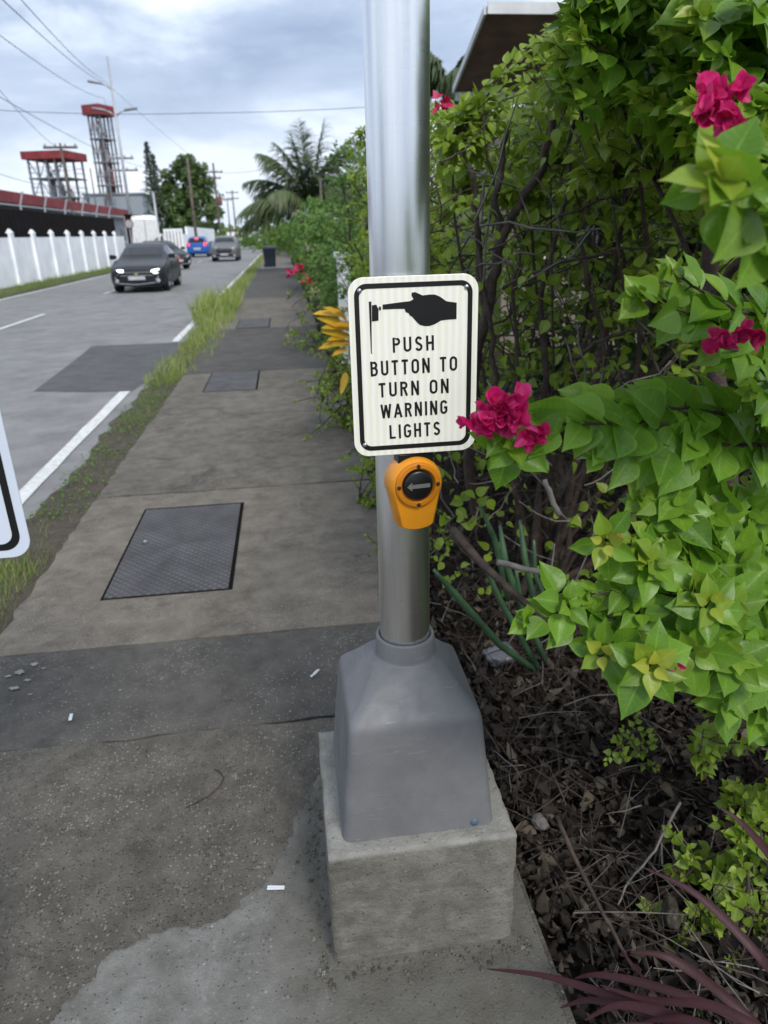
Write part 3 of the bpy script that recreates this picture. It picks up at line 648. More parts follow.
# sign artwork measured on an enlarged view, laid onto the sign's own plane
def sgn(px, py):
    p = at(330+px/3.531, 260+py/3.531, 1.185); return (p.x-.211, p.z-1.272)
layer = [0]
def ribbon(b, pts, th):
    layer[0] += 1; y = -.0006-.00002*(layer[0] % 9); P = [Vector(p) for p in pts]; P = [P[0]]+[P[k] for k in range(1, len(P)) if (P[k]-P[k-1]).length > 1e-5]; n = len(P); L_ = []; R_ = []
    for i in range(n):
        d0 = (P[i]-P[i-1]).normalized() if i else None; d1 = (P[i+1]-P[i]).normalized() if i < n-1 else None
        if d0 is None: d0 = d1
        if d1 is None: d1 = d0
        t = (d0+d1); t = t.normalized() if t.length > 1e-6 else d1; nn = Vector((-t.y, t.x)); k = 1/max(.5, nn.dot(Vector((-d1.y, d1.x))))
        L_.append(P[i]+nn*th/2*k); R_.append(P[i]-nn*th/2*k)
    vs = [(p.x, y, p.y) for p in L_]+[(p.x, y, p.y) for p in R_]+[(p.x, .0, p.y) for p in L_]+[(p.x, .0, p.y) for p in R_]
    fs = []
    for i in range(n-1): fs += [(i, i+1, n+i+1, n+i), (i, 2*n+i, 2*n+i+1, i+1), (n+i, n+i+1, 3*n+i+1, 3*n+i)]
    fs += [(0, n, 3*n, 2*n), (n-1, 3*n-1, 4*n-1, 2*n-1)]; b.add(vs, fs)
def arc(cx_, cy_, rx, ry, a0, a1, n=10): return [(cx_+rx*math.cos(R(a0+(a1-a0)*k/n)), cy_+ry*math.sin(R(a0+(a1-a0)*k/n))) for k in range(n+1)]
t_ = .085
GL = {  # strokes in a unit-height cell (width, strokes)
 'P': (.50, [[(t_, 0), (t_, 1)], [(t_, 1-t_), (.30, 1-t_)]+arc(.28, .73, .16, .185, 90, -90)+[(t_, .545)]]),
 'U': (.54, [[(t_, 1), (t_, .30)]+arc(.27, .27, .185, .185, 180, 360)+[(.455, 1)]]),
 'S': (.52, [arc(.26, .715, .165, .20, 20, 200, 9)+[(.16, .56), (.36, .44)]+arc(.26, .285, .175, .20, 20, -160, 9)]),
 'H': (.54, [[(t_, 0), (t_, 1)], [(.455, 0), (.455, 1)], [(t_, .51), (.455, .51)]]),
 'B': (.53, [[(t_, 0), (t_, 1)], [(t_, 1-t_), (.28, 1-t_)]+arc(.27, .73, .155, .185, 90, -90)+[(t_, .545)], [(t_, .545), (.28, .545)]+arc(.28, .315, .17, .23, 90, -90)+[(t_, t_)]]),
 'T': (.50, [[(.25, 0), (.25, 1)], [(.02, 1-t_), (.48, 1-t_)]]),
 'O': (.56, [[(.085, .5)]+arc(.28, .71, .195, .205, 180, 0)+[(.475, .29)]+arc(.28, .29, .195, .205, 0, -180)+[(.085, .5)]]),
 'N': (.56, [[(t_, 0), (t_, 1)], [(.475, 0), (.475, 1)], [(t_, 1), (.475, 0)]]),
 'R': (.53, [[(t_, 0), (t_, 1)], [(t_, 1-t_), (.28, 1-t_)]+arc(.28, .73, .16, .185, 90, -90)+[(t_, .545)], [(.27, .545), (.46, 0)]]),
 'W': (.78, [[(.06, 1), (.20, .02)], [(.20, .02), (.39, .95)], [(.39, .95), (.58, .02)], [(.58, .02), (.72, 1)]]),
 'A': (.60, [[(.05, 0), (.30, .98)], [(.30, .98), (.55, 0)], [(.14, .30), (.46, .30)]]),
 'I': (.17, [[(t_, 0), (t_, 1)]]),
 'G': (.56, [arc(.28, .71, .195, .205, 15, 180)+[(.085, .29)]+arc(.28, .29, .195, .205, 180, 360)+[(.475, .47), (.29, .47)]]),
 'L': (.48, [[(t_, 1), (t_, t_), (.46, t_)]]),
}
def text(b, s, x0, y0, x1, y1, h_, th, gap=.20, space=.55):
    """one row of capitals between the two ends of its base line (sign coordinates)"""
    W_ = sum((GL[c][0]+gap) if c != ' ' else space for c in s)-gap
    x = 0; A = Vector((x0, y0)); B = Vector((x1, y1)); U_ = (B-A)/W_; q = U_.normalized(); V_ = Vector((-q.y, q.x))*h_
    for c in s:
        if c == ' ': x += space; continue
        w, st = GL[c]
        for k in st: ribbon(b, [A+U_*(x+px_)+V_*(py_) for px_, py_ in k], th)
        x += w+gap
b = MB()
for s, xl, yb, xr, yb2, hh_ in (('PUSH', 222, 327, 368, 318, 53), ('BUTTON TO', 144, 411, 449, 391, 53), ('TURN ON', 172, 485, 419, 469, 51), ('WARNING', 180, 560, 414, 543, 50), ('LIGHTS', 210, 632, 388, 618, 49)):
    p, q = sgn(xl, yb), sgn(xr, yb2); p2 = sgn(xl, yb-hh_)
    text(b, s, p[0], p[1], q[0], q[1], p2[1]-p[1], .0037, .22, .50)
b.build('lettering', 'black', sg, fix=False)
hand = [(187, 157), (240, 150), (284, 145), (296, 138), (289, 125), (290, 115), (302, 113), (328, 125), (352, 122), (372, 122), (390, 130), (412, 146), (448, 151), (447, 209), (414, 211), (392, 214), (372, 226), (352, 233), (335, 233), (318, 229), (308, 220), (296, 206), (290, 199), (283, 196), (279, 188), (268, 183), (264, 172), (230, 172), (187, 174)]
b = MB(); b.prism([sgn(x, y) for x, y in hand], -.0007, 0); b.build('hand_symbol', 'black', sg)
b = MB()
b.prism([sgn(x, y) for x, y in ((138, 146), (147, 146), (148, 328), (155, 329), (146, 330))][0:3]+[sgn(153, 329), sgn(145, 329)], -.0007, 0)
b.prism([sgn(x, y) for x, y in ((149, 159), (165, 157), (168, 166), (172, 170), (172, 213), (149, 216))], -.0008, 0)
b.prism([sgn(x, y) for x, y in ((174, 163), (181, 165), (181, 175), (174, 178))], -.0009, 0)
b.build('button_symbol', 'black', sg)
for x, y in ((105, 108), (483, 95), (122, 652)):
    u, v = sgn(x, y); b = MB(); b.lathe([(0, -.0035), (.0028, -.0033), (.0040, -.0015), (.0042, 0)], 14, (u, 0, v), 'Y'); b.build('screw', 'screw', sg, smooth=True)
for z0 in (-.10, .075): b = MB(); b.box(-.03, .02, .0022, .030, z0, z0+.025); b.build('mounting_bracket', 'screw', sg)

# ------------------------------------------------------------------ push button station
bt = empty('push_button_station', (PX+.010, PY-.054, 1.062), R(7), 'amber pedestrian push button with a black arrow disc fixed under the sign', 'push button')
cx0 = -.001; RR = .0505
b = MB()
def tear(rad, wb, zb, n=40, k=1.):
    o = []
    for i in range(n+1):
        a = R(-22+224*i/n); o.append((rad*math.cos(a), rad*math.sin(a)))
    # lower lobe
    for i in range(9):
        a = R(200+140*i/8); o.append((wb*math.cos(a)*1.06, zb+wb*.42*math.sin(a)))
    return o
secs = []
for rad, wb, y in ((RR, .035, .012), (RR+.001, .036, -.006), (RR, .0355, -.022), (RR-.0025, .033, -.029), (RR-.006, .029, -.033)):
    secs.append([Vector((x+cx0, y, z)) for x, z in tear(rad, wb, -.073)])
b.loft(secs); hs = b.build('housing', 'amber', bt, smooth=.6)
b = MB(); b.lathe([(.0415, -.028), (.0415, -.038), (.0395, -.0405), (.033, -.041), (.031, -.038), (.0305, -.030)], 48, (cx0, 0, .002), 'Y'); ringo = b.build('ring', 'amber_dark', bt, smooth=.6)
for a in (90, 0, 180, 270):
    b = MB(); b.lathe([(0, -.0435), (.0032, -.043), (.004, -.040)], 10, (cx0+.0365*math.cos(R(a)), 0, .002+.0365*math.sin(R(a))), 'Y'); b.build('screw', 'rubber', ringo, smooth=True)
b = MB(); b.lathe([(0, -.0425), (.024, -.042), (.0275, -.040), (.029, -.035)], 40, (cx0, 0, .002), 'Y'); dsk = b.build('button_disc', 'black', bt, smooth=True)
b = MB(); b.prism([(-.022, 0), (-.013, .008), (-.013, .0035), (.021, .0035), (.021, -.0035), (-.013, -.0035), (-.013, -.008)], -.0438, -.041, org=(cx0, 0, .002)); b.build('arrow', plain('grey arrow', (.16, .15, .14), .5), dsk)
b = MB(); b.box(-.032, .034, -.020, .03, .036, .058); bevel(b.build('mounting_bracket', 'black', bt), .003)

# ------------------------------------------------------------------ second sign at the left edge
c = at(33.5, 556, .9); sw_, sh_ = .56, .71
s2 = empty('second_sign', (c.x-sw_/2, .9, c.z+sh_/2), 0, 'white black-bordered sign cut off by the left edge of the photo', 'sign')
b = MB(); b.prism(rrect(sw_, sh_, .026, 10), 0, .0025); bevel(b.build('panel', plain('white sign sheet', (.62, .68, .78), .35, var=.03), s2), .0008, 2)
b = MB(); ring_face(b, rrect(sw_-.022, sh_-.022, .022, 10), rrect(sw_-.040, sh_-.040, .016, 10), -.0006); b.build('border', 'black', s2)
b = MB(); b.lathe([(.03, -c.z-sh_/2-.1), (.03, sh_/2+.3)], 24, (-.05, .036, 0)); b.build('post', 'alu', s2, smooth=True)
for z0 in (-.2, .17): b = MB(); b.box(-.065, -.035, .0025, .04, z0, z0+.03); b.build('mounting_bracket', 'screw', s2)

# ------------------------------------------------------------------ small things lying on the path
def strip_thing(px, py, L_, w_, rot, label):
    p = gr(px, py, .004); b = MB(); n = 6; vs = []
    for i in range(n+1):
        t = i/n-.5; vs += [(-w_/2, t*L_, .002+.004*abs(math.sin(t*4+px))), (w_/2, t*L_, .0015+.003*abs(math.sin(t*5)))]
    vs += [(x, y, z+.0012) for x, y, z in vs]
    m_ = 2*(n+1); fs = []
    for i in range(n): a = 2*i; fs += [(a, a+2, a+3, a+1), (m_+a, m_+a+1, m_+a+3, m_+a+2), (a, m_+a, m_+a+2, a+2), (a+1, a+3, m_+a+3, m_+a+1)]
    b.add(vs, fs); o = b.build('plastic_strip', 'paper', loc=p); o.rotation_euler = (0, 0, rot)
    tag(o, label, 'litter', 'white plastic strips lying on the path')
strip_thing(71, 718, .034, .010, R(8), 'small white strip lying alone at the left of the dark slab')
strip_thing(315, 674, .052, .009, R(-38), 'thin white strip lying on the dark slab next to the grey pole base')
strip_thing(276, 889, .010, .042, R(-6), 'white strip lying on the concrete left of the square concrete block')
b = MB(); p = [gr(x, y, .005) for x, y in ((186, 808), (196, 803), (209, 796), (220, 786), (224, 778), (219, 771), (214, 769))]
b.tube(p, [.0015, .002, .0022, .002, .002, .0025, .0015], 5); tag(b.build('twig', 'bark', smooth=True), 'thin dark curved twig lying on the rough concrete', 'twig')

def pebble(name, c, r_, label, m='stone', seed=1, sq=(1, .8, .6), grp=None, cat='stone'):
    import bmesh
    from mathutils import noise as mn
    bm = bmesh.new(); bmesh.ops.create_icosphere(bm, subdivisions=4, radius=1)
    for v in bm.verts:
        k = 1+.35*mn.noise(v.co*1.3+Vector((seed*7, 0, 0)))+.12*mn.noise(v.co*4+Vector((0, seed*3, 0))); v.co = Vector((v.co.x*sq[0], v.co.y*sq[1], v.co.z*sq[2]))*k*r_
    me = bpy.data.meshes.new(name); bm.to_mesh(me); bm.free(); me.materials.append(MT[m]); me.polygons.foreach_set('use_smooth', [True]*len(me.polygons))
    o = bpy.data.objects.new(name, me); COL.objects.link(o); o.location = c; o.rotation_euler = (0, 0, seed)
    return tag(o, label, cat, grp)
p = gr(540, 822, -.07); pebble('stone', p, .026, 'pale grey stone on the dark soil right of the concrete block', seed=2)
p = gr(600, 783, -.07); pebble('stone', p, .022, 'flat brown stone half buried in the litter', seed=5, m='dirt')
p = gr(500, 655, -.07); pebble('plastic_bag', p, .07, 'crumpled grey plastic bag on the soil behind the pole base', 'bag', 3, (1, .8, .55), cat='bag')
p = gr(672, 915, -.06); pebble('stone', p, .04, 'long reddish stone below the maroon leaves', 'dirt', 9, (.5, 1.1, .6))

# ------------------------------------------------------------------ leaf litter and dead twigs (countless: stuff)
def in_bed(x, y): return x > .475+.02*math.sin(y*9)
L = LB()
for i in range(15000):
    y = .75+abs(random.gauss(0, 1))*1.5; x = .50+abs(random.gauss(0, .9)) if random.random() < .8 else .5+random.random()*3
    z = -.12+.05*math.sin(x*5+y*3)*math.sin(y*4.1-x)+.05*min(1, (x-.44))+random.uniform(0, .05)
    dr = rv(); dr.z *= .35; L.add((x, y, z), dr, Vector((0, 0, 1))+rv(.8), random.choice((random.uniform(.008, .03), random.uniform(.008, .03), random.uniform(.03, .06))), random.random()**5)
tag(L.build('leaf_litter', 'litter', None, T_DEAD, 3), 'brown dead leaves and debris covering the soil under the bushes', 'leaf litter', kind='stuff')
b = MB()
for i in range(1000):
    y = .8+abs(random.gauss(0, 1))*1.3; x = .52+abs(random.gauss(0, .75)); z = -.10+random.uniform(0, .10)
    a = random.uniform(0, 2*PI); l = random.uniform(.04, .26); e = Vector((x+math.cos(a)*l, y+math.sin(a)*l, z+random.uniform(-.02, .10)))
    if e.x < .50: e.x = .52+random.random()*.1
    r_ = random.uniform(.0008, .0028); b.tube(curve((x, y, z), e, random.choice((.08, .15, .3)), 5), [r_, r_, r_*.9, r_*.8, r_*.6, r_*.4], 4, mi=random.choice((0, 0, 0, 0, 1, 2)), cap=False)
tag(b.build('dead_twigs', ['bark', 'bark2', 'litter'], smooth=True, fix=False), 'tangle of dry twigs lying on the soil under the bushes', 'twigs', kind='stuff')
def stick(pts, r0, r1, label, m='bark'):
    b = MB(); P = [at(*p) for p in pts]; Q = []
    for i in range(len(P)-1): Q += [P[i].lerp(P[i+1], k/4)+rv(.0018) for k in range(4)]
    Q.append(P[-1]); n = len(Q); b.tube(Q, [r0+(r1-r0)*i/(n-1) for i in range(n)], 7)
    tag(b.build('fallen_branch', m, smooth=True), label, 'branch', 'fallen branches lying in the plant bed')
stick([(556, 815, 1.22), (578, 865, 1.15), (612, 930, 1.05), (645, 990, .98)], .006, .004, 'long grey branch slanting down beside the edge of the path')
stick([(680, 802, 1.30), (655, 850, 1.22), (628, 882, 1.16), (618, 905, 1.10)], .0035, .002, 'thin pale curved stick in the middle of the litter', 'bark2')
stick([(452, 530, 1.9), (478, 560, 1.8), (510, 590, 1.7), (548, 622, 1.6)], .014, .009, 'thick dark stick leaning behind the pole')
stick([(497, 562, 1.75), (520, 568, 1.7), (549, 575, 1.66)], .010, .008, 'short cut brown stick pointing right behind the pole', 'bark2')
stick([(545, 480, 1.8), (552, 500, 1.78), (560, 515, 1.76)], .007, .009, 'pale broken stick with bare wood, under the flower spray', 'bark2')
stick([(742, 930, 1.1), (728, 960, 1.05), (712, 985, 1.0)], .003, .0025, 'short pale stick at the bottom right between the vines', 'bark2')

# ------------------------------------------------------------------ BUSHES
def bush(name, label, cat, grp, base, env, stems, clusters, leaf, T, lm, seed, twig=.28, per=8, r0=.02, young=.35, nrm=Vector((0, -.3, .85)), kids_=None, barkm='bark', inner=.25, subt=1):
    """env(t, a) -> list of points the crown may reach; stems climb to them, twigs fork off, leaves sit on twig ends"""
    random.seed(seed); root = empty(name, base, 0, label, cat, grp)
    B = Vector(base); wood = MB(); L = LB(); S = []
    for i in range(stems):
        tgt = env(); p = curve(B+Vector((random.uniform(-.08, .08), random.uniform(-.08, .08), 0)), tgt, .35, 8)
        rr_ = r0*random.uniform(.5, 1.1); rad = [rr_*(1-.8*k/8) for k in range(9)]; wood.tube([q-B for q in p], rad, 6, cap=False)
        S += [(q, rad[k]) for k, q in enumerate(p) if k >= 2]
    SP = np.array([tuple(q) for q, _ in S])
    for i in range(clusters):
        tgt = env()
        if random.random() < inner: tgt = tgt.lerp(S[random.randrange(len(S))][0], random.uniform(.2, .7))
        d2 = ((SP-np.array(tuple(tgt)))**2).sum(1)+RN.uniform(0, .03, len(SP)); k = int(np.argmin(d2)); o = Vector(SP[k])
        dirn = (tgt-o); 
        if dirn.length > twig*1.8:
            mid = o+dirn*(1-twig/dirn.length); wood.tube([q-B for q in curve(o, mid, .3, 4)], [.006, .005, .004, .0035, .003], 4, cap=False); o2 = mid
        else: o2 = o
        for _ in range(subt):
            t2 = tgt+rv(twig*.35) if _ else tgt
            leafy_twig(L, wood, o2-B, t2-B, leaf, per, young, nrm)
    wood.build('branches', barkm, root, smooth=True, fix=False)
    L.build('foliage', lm, root, T, seed)
    return root
def flower(root, c, size, n, seed, name='flower_cluster', T=T_BRACT, m='bract', florets=2, label=None, face=Vector((0, -1, .4))):
    random.seed(seed); L = LB(); c = Vector(c)-Vector(root.location)
    fls = []
    for i in range(n):
        ax = (Vector((random.uniform(-1, 1), random.uniform(-.9, .2), random.uniform(-.8, .9)))+face*.4).normalized(); o = c+Vector((random.uniform(-1, 1), random.uniform(-.3, .3), random.uniform(-.8, .8)))*size*(.75 if n < 12 else 1.0)
        s1 = ax.orthogonal().normalized(); s2 = ax.cross(s1)
        for k in range(3):
            a = k*2*PI/3+i; lat = s1*math.cos(a)+s2*math.sin(a)
            L.add(o, lat*.75+ax*.75, ax-lat*.7, size*random.uniform(.8, 1.1), random.random()**2*.7)
        if i < florets: 
            q = o+ax*size*.62; fl = MB(); fls.append(fl); fl.lathe([(0, 0), (size*.05, .0), (size*.09, size*.02), (0, size*.05)], 8, q)
    f = L.build(name, m, root, T, seed)
    for fl in fls: fl.build('floret', 'floret', f, smooth=True)
    if label: f['label'] = label
    return f

# --- near bush: long sprays authored one by one, from its own root right of the frame
random.seed(21)
NB = Vector((1.25, 1.35, -.08))
nb = empty('bougainvillea_bush', NB, 0, 'nearest bougainvillea with large bright green leaves and magenta flowers reaching across the right side', 'bush', 'bougainvillea bushes of the hedge')
wood = MB(); L = LB()
def near_spray(pts, size, step, young=.35, spread=1., vn=Vector((-.15, -.85, .55)), r=.0035, droop=.15, link=True, start=0):
    P = [at(*p) for p in pts]; Q = []
    for i in range(len(P)-1):
        k = max(2, int((P[i+1]-P[i]).length/.012))
        for j in range(k): Q.append(P[i].lerp(P[i+1], j/k)+rv(.0012))
    Q.append(P[-1]); n = len(Q)
    wood.tube([q-NB for q in Q], [r*(1-.65*i/n) for i in range(n)], 6, cap=False)
    tot = sum((Q[i+1]-Q[i]).length for i in range(n-1)); s = 0; nxt = start; ph = random.random()*6
    for i in range(n-1):
        seg = (Q[i+1]-Q[i]).length; s += seg
        if s < nxt: continue
        nxt += step*1.5; t = s/tot; ph += 2.4
        d = (Q[min(n-1, i+2)]-Q[max(0, i-2)]).normalized(); up = (vn-d*vn.dot(d)).normalized(); sd = d.cross(up)
        c_, s_ = math.cos(ph), math.sin(ph)
        lat = sd*(1 if c_ > 0 else -1)*(.75+.25*abs(c_))+up*s_*.35
        dr = (lat*spread*(1.1-.5*t)+d*(.5+.5*t)+Vector((0, 0, -droop))+rv(.16)).normalized()
        nn = (up*.8+Vector((0, -.1, .5))+rv(.62)).normalized()
        sz = size*1.22*random.uniform(.75, 1.12)*(1-.35*max(0, t-.7)/.3)
        o = Q[i]-NB+up*s_*.006
        L.add(o+dr*.006, dr, nn, sz, min(.9, young*.6*max(0, t-.7)/.3*random.uniform(.2, 1.2)+random.random()**8*.12))
        wood.tube([Q[i]-NB, o+dr*.010], [.0012, .0009], 4, cap=False)
    # tip rosette of small young leaves
    d = (Q[-1]-Q[-4]).normalized(); up = (vn-d*vn.dot(d)).normalized(); sd = d.cross(up)
    for k in range(5):
        a = k*2*PI/5+ph; dr = (sd*math.cos(a)+up*math.sin(a)+d*.7+rv(.2)).normalized()
        L.add(Q[-1]-NB, dr, (up+d*.3+rv(.3)), size*random.uniform(.35, .6), min(1, young*random.uniform(.3, 1.3)))
    return Q
def rosette(px, py, y, size, n, young, nrm=Vector((-.25, -.9, .5)), turn=0.):
    """shoot seen end-on: broad leaves outside, small yellow ones in the middle"""
    c = at(px, py, y)-NB; nrm = nrm.normalized(); s1 = nrm.orthogonal().normalized(); s2 = nrm.cross(s1)
    for k in range(n):
        t = k/(n-1); a = k*2.4+turn; lat = s1*math.cos(a)+s2*math.sin(a)
        L.add(c+nrm*(.022*t)+lat*(.016-.013*t), lat*(1.05-.45*t)+nrm*(.05+.45*t)+rv(.12), nrm-lat*(.1+.5*t)+rv(.25), size*(1-.60*t)*random.uniform(.85, 1.15), min(1, young*max(0, t-.35)*1.6))
    e = at(px+60, py+15, y+.16)-NB; wood.tube(curve(e, c, .15, 4), [.004, .0035, .003, .003, .0025], 6, cap=False)
# 1: spray carrying the big flower
near_spray([(800, 452, .98), (740, 436, .92), (660, 424, .86), (590, 424, .82), (540, 425, .80), (498, 428, .79)], .060, .0085, .12, 1., r=.004)
near_spray([(770, 420, .95), (700, 410, .90), (640, 405, .87), (590, 402, .86)], .056, .010, .1, .9)
near_spray([(780, 445, .93), (715, 445, .88), (655, 450, .84), (600, 455, .81)], .060, .014, .05, 1., droop=.4)
rosette(512, 440, .80, .052, 11, .1, Vector((-.1, -1, .25)), .5)
# 2: group under it
near_spray([(800, 545, .95), (730, 512, .9), (680, 500, .86), (640, 498, .84)], .055, .010, .2)
near_spray([(790, 560, .92), (720, 545, .86), (660, 540, .82), (612, 546, .79)], .054, .010, .8)
near_spray([(790, 590, .9), (720, 565, .84), (665, 560, .80), (640, 556, .79)], .052, .010, .5)
rosette(606, 540, .78, .044, 9, 1.0, Vector((-.5, -.9, .2)), 1.)
# 3: left-reaching shoot
near_spray([(760, 640, .90), (690, 622, .85), (610, 618, .80), (560, 618, .77), (528, 616, .76)], .050, .0135, .1, 1.15)
near_spray([(760, 620, .9), (690, 598, .84), (630, 590, .81), (585, 594, .79)], .046, .011, .2)
near_spray([(790, 600, .92), (740, 575, .88), (700, 560, .84), (672, 548, .82)], .052, .010, .3)
near_spray([(800, 660, .88), (760, 625, .83), (720, 600, .79), (692, 590, .77)], .052, .009, .3)
near_spray([(800, 690, .88), (740, 670, .82), (690, 660, .76), (655, 655, .73)], .054, .009, .7)
rosette(648, 664, .71, .056, 13, 1.1, Vector((-.15, -.95, .45)), .2)
rosette(704, 606, .76, .050, 12, .6, Vector((0, -.9, .6)), 2.)
rosette(604, 650, .76, .046, 9, 1.2, Vector((-.5, -.8, .3)), 3.)
# shoots seen end-on fill the mass, each a rosette of broad leaves with dark gaps between
for (px, py, y, sz, n_, yg) in ((672, 512, .85, .056, 11, .1), (706, 520, .88, .058, 12, .1), (745, 508, .92, .058, 12, .1), (650, 562, .80, .056, 11, .2), (735, 560, .86, .060, 12, .1), (770, 545, .90, .058, 11, .1),
        (640, 610, .80, .054, 11, .1), (728, 608, .80, .056, 12, .2), (775, 600, .84, .058, 12, .1), (690, 650, .75, .054, 12, .3), (735, 655, .78, .056, 12, .2), (770, 655, .80, .056, 12, .1), (720, 690, .82, .052, 11, .1), (760, 705, .84, .052, 11, .1), (560, 606, .78, .042, 8, .1),
        (620, 660, .80, .048, 9, .1), (770, 740, .88, .046, 10, .2), (600, 600, .82, .05, 9, .1)):
    rosette(px+random.uniform(-6, 6), py+random.uniform(-6, 6), y, sz*1.06, n_, yg, Vector((random.uniform(-.35, .2), -.9, random.uniform(.2, .7))), random.uniform(0, 6))
# 4: middle right shoot
near_spray([(800, 350, .92), (750, 338, .88), (700, 318, .86), (664, 303, .84), (640, 296, .83)], .056, .010, .35)
near_spray([(800, 320, .92), (740, 312, .88), (700, 290, .86), (672, 272, .85)], .054, .011, .2)
near_spray([(810, 372, .9), (770, 362, .86), (735, 350, .84), (712, 345, .83)], .050, .013, .2)
near_spray([(830, 440, .9), (790, 400, .86), (765, 375, .84), (752, 360, .84)], .052, .012, .2)
near_spray([(830, 420, .88), (800, 405, .84), (770, 395, .81), (752, 392, .8)], .05, .012, .2)
# 5: upper right, close to the lens
near_spray([(860, 250, .68), (810, 225, .62), (765, 200, .57), (725, 180, .54)], .062, .012, .9)
near_spray([(860, 290, .70), (810, 262, .64), (770, 245, .60), (738, 236, .58)], .066, .014, .2, droop=.3)
near_spray([(860, 210, .70), (820, 180, .66), (780, 165, .62), (745, 160, .6)], .055, .012, .8)
rosette(716, 186, .58, .044, 9, 1.1, Vector((-.4, -.9, .3)), 1.)
# 6: top right mass
for i in range(190):
    px, py = random.uniform(560, 800), random.uniform(-90, 130)
    if px < 640 and py > 90: continue
    y = random.uniform(1.25, 1.9) if px < 690 else random.uniform(1.0, 1.5)
    near_spray([(px+random.uniform(20, 70), py+random.uniform(10, 60), y+.14), (px+18, py+14, y+.05), (px, py, y)], random.uniform(.046, .058), .012, .5 if random.random() < .4 else .2, droop=.35)
for i in range(30):
    px, py = random.uniform(690, 800), random.uniform(90, 160); y = random.uniform(.95, 1.2)
    near_spray([(px+50, py+40, y+.12), (px+18, py+14, y+.05), (px, py, y)], .055, .012, .5, droop=.35)
for i in range(9):
    px, py = random.uniform(750, 810), random.uniform(420, 720); y = random.uniform(.95, 1.2)
    near_spray([(px+50, py+30, y+.12), (px+18, py+10, y+.05), (px, py, y)], .05, .012, .3)
for i in range(9):
    px, py = random.uniform(752, 830), random.uniform(700, 800); y = random.uniform(1.0, 1.25)
    near_spray([(px+50, py+30, y+.12), (px+18, py+10, y+.05), (px, py, y)], .036, .012, .5)
# main limbs of the near bush
def limb(pts, r0, r1, mb=wood, off=NB, wob=.006):
    P = [at(*p) for p in pts]; Q = []
    for i in range(len(P)-1): Q += [P[i].lerp(P[i+1], k/4)+rv(wob) for k in range(4)]
    Q.append(P[-1]); n = len(Q); mb.tube([q-off for q in Q], [r0+(r1-r0)*i/(n-1) for i in range(n)], 8, cap=True)
limb([(735, 720, 1.75), (740, 560, 1.75), (722, 420, 1.78), (712, 300, 1.8), (710, 200, 1.8), (716, 120, 1.78), (700, 40, 1.75), (660, -60, 1.7)], .030, .013)
limb([(712, 300, 1.8), (755, 240, 1.6), (800, 200, 1.4)], .014, .008)
limb([(735, 640, 1.70), (748, 525, 1.4), (770, 500, 1.2), (800, 452, .98)], .012, .006)
limb([(712, 330, 1.75), (745, 300, 1.5), (775, 290, 1.2), (815, 330, .95)], .012, .006)
limb([(738, 660, 1.7), (790, 640, 1.3), (800, 600, .95)], .012, .006)
limb([(716, 120, 1.78), (790, 140, 1.4), (860, 230, .75)], .012, .006)
limb([(712, 200, 1.8), (690, 120, 1.75), (700, 30, 1.6), (720, -60, 1.4)], .010, .005)
wood.build('branches', 'bark', nb, smooth=True, fix=False)
L.build('foliage', 'leaf_near', nb, T_HI, 5)
flower(nb, at(503, 414, .765), .020, 40, 3, label='big magenta flower cluster in front of the corner of the push button sign')
flower(nb, at(531, 434, .77), .017, 7, 4, florets=0)
flower(nb, at(472, 420, .775), .016, 7, 5, florets=0)
flower(nb, at(716, 345, .80), .020, 5, 6, florets=0); flower(nb, at(748, 335, .80), .020, 5, 7, florets=0)
flower(nb, at(716, 100, .80), .022, 13, 8, florets=0); flower(nb, at(724, 122, .75), .020, 6, 11, florets=0)
for q_ in range(5): near_spray([(760, 140+q_*4, .95), (740, 125, .85), (700+q_*14, 95+q_*12, .78)], .046, .016, .1)
flower(nb, at(671, 662, .70), .013, 2, 9, name='flower_bud', florets=0); flower(nb, at(615, 538, .77), .008, 2, 10, name='flower_bud', florets=0)

# --- hedge bushes behind
SIL = [(380, 150), (432, 96), (462, 96), (500, 62), (520, 34), (560, 6), (600, -60), (9000, -60)]
def sil_ok(p):
    x, y = proj(p)
    if x < 380: return True
    for (a, u), (b_, v) in zip(SIL[:-1], SIL[1:]):
        if a <= x <= b_: return y > u+(v-u)*(x-a)/(b_-a)+7
    return True
def env_box(x0, x1, y0, y1, z0, z1, top=None, dens=.5):
    """points in the outer shell of a rounded box; thinner near the ground"""
    def f():
        while True:
            u, v, w_ = random.random(), random.random(), random.random()
            w_ = w_**.75
            if random.random() < dens:
                k = random.random()
                if k < .55: u = random.random()**2.2*.35
                elif k < .8: w_ = 1-random.random()**2*.3
                else: v = random.random()*.25
            x, y, z = x0+(x1-x0)*u, y0+(y1-y0)*v, z0+(z1-z0)*w_
            e = abs(2*v-1)**3+abs(2*w_-1)**4*.5*(w_ > .5)
            if random.random() < e*.75: continue
            x += e*.25*(x1-x0)
            z += .12*math.sin(y*4+x*3)*w_
            p = Vector((x+random.uniform(-.06, .06), y, z))
            if y < 4.8 and not sil_ok(p): continue
            return p
    return f
HG = 'bougainvillea bushes of the hedge'
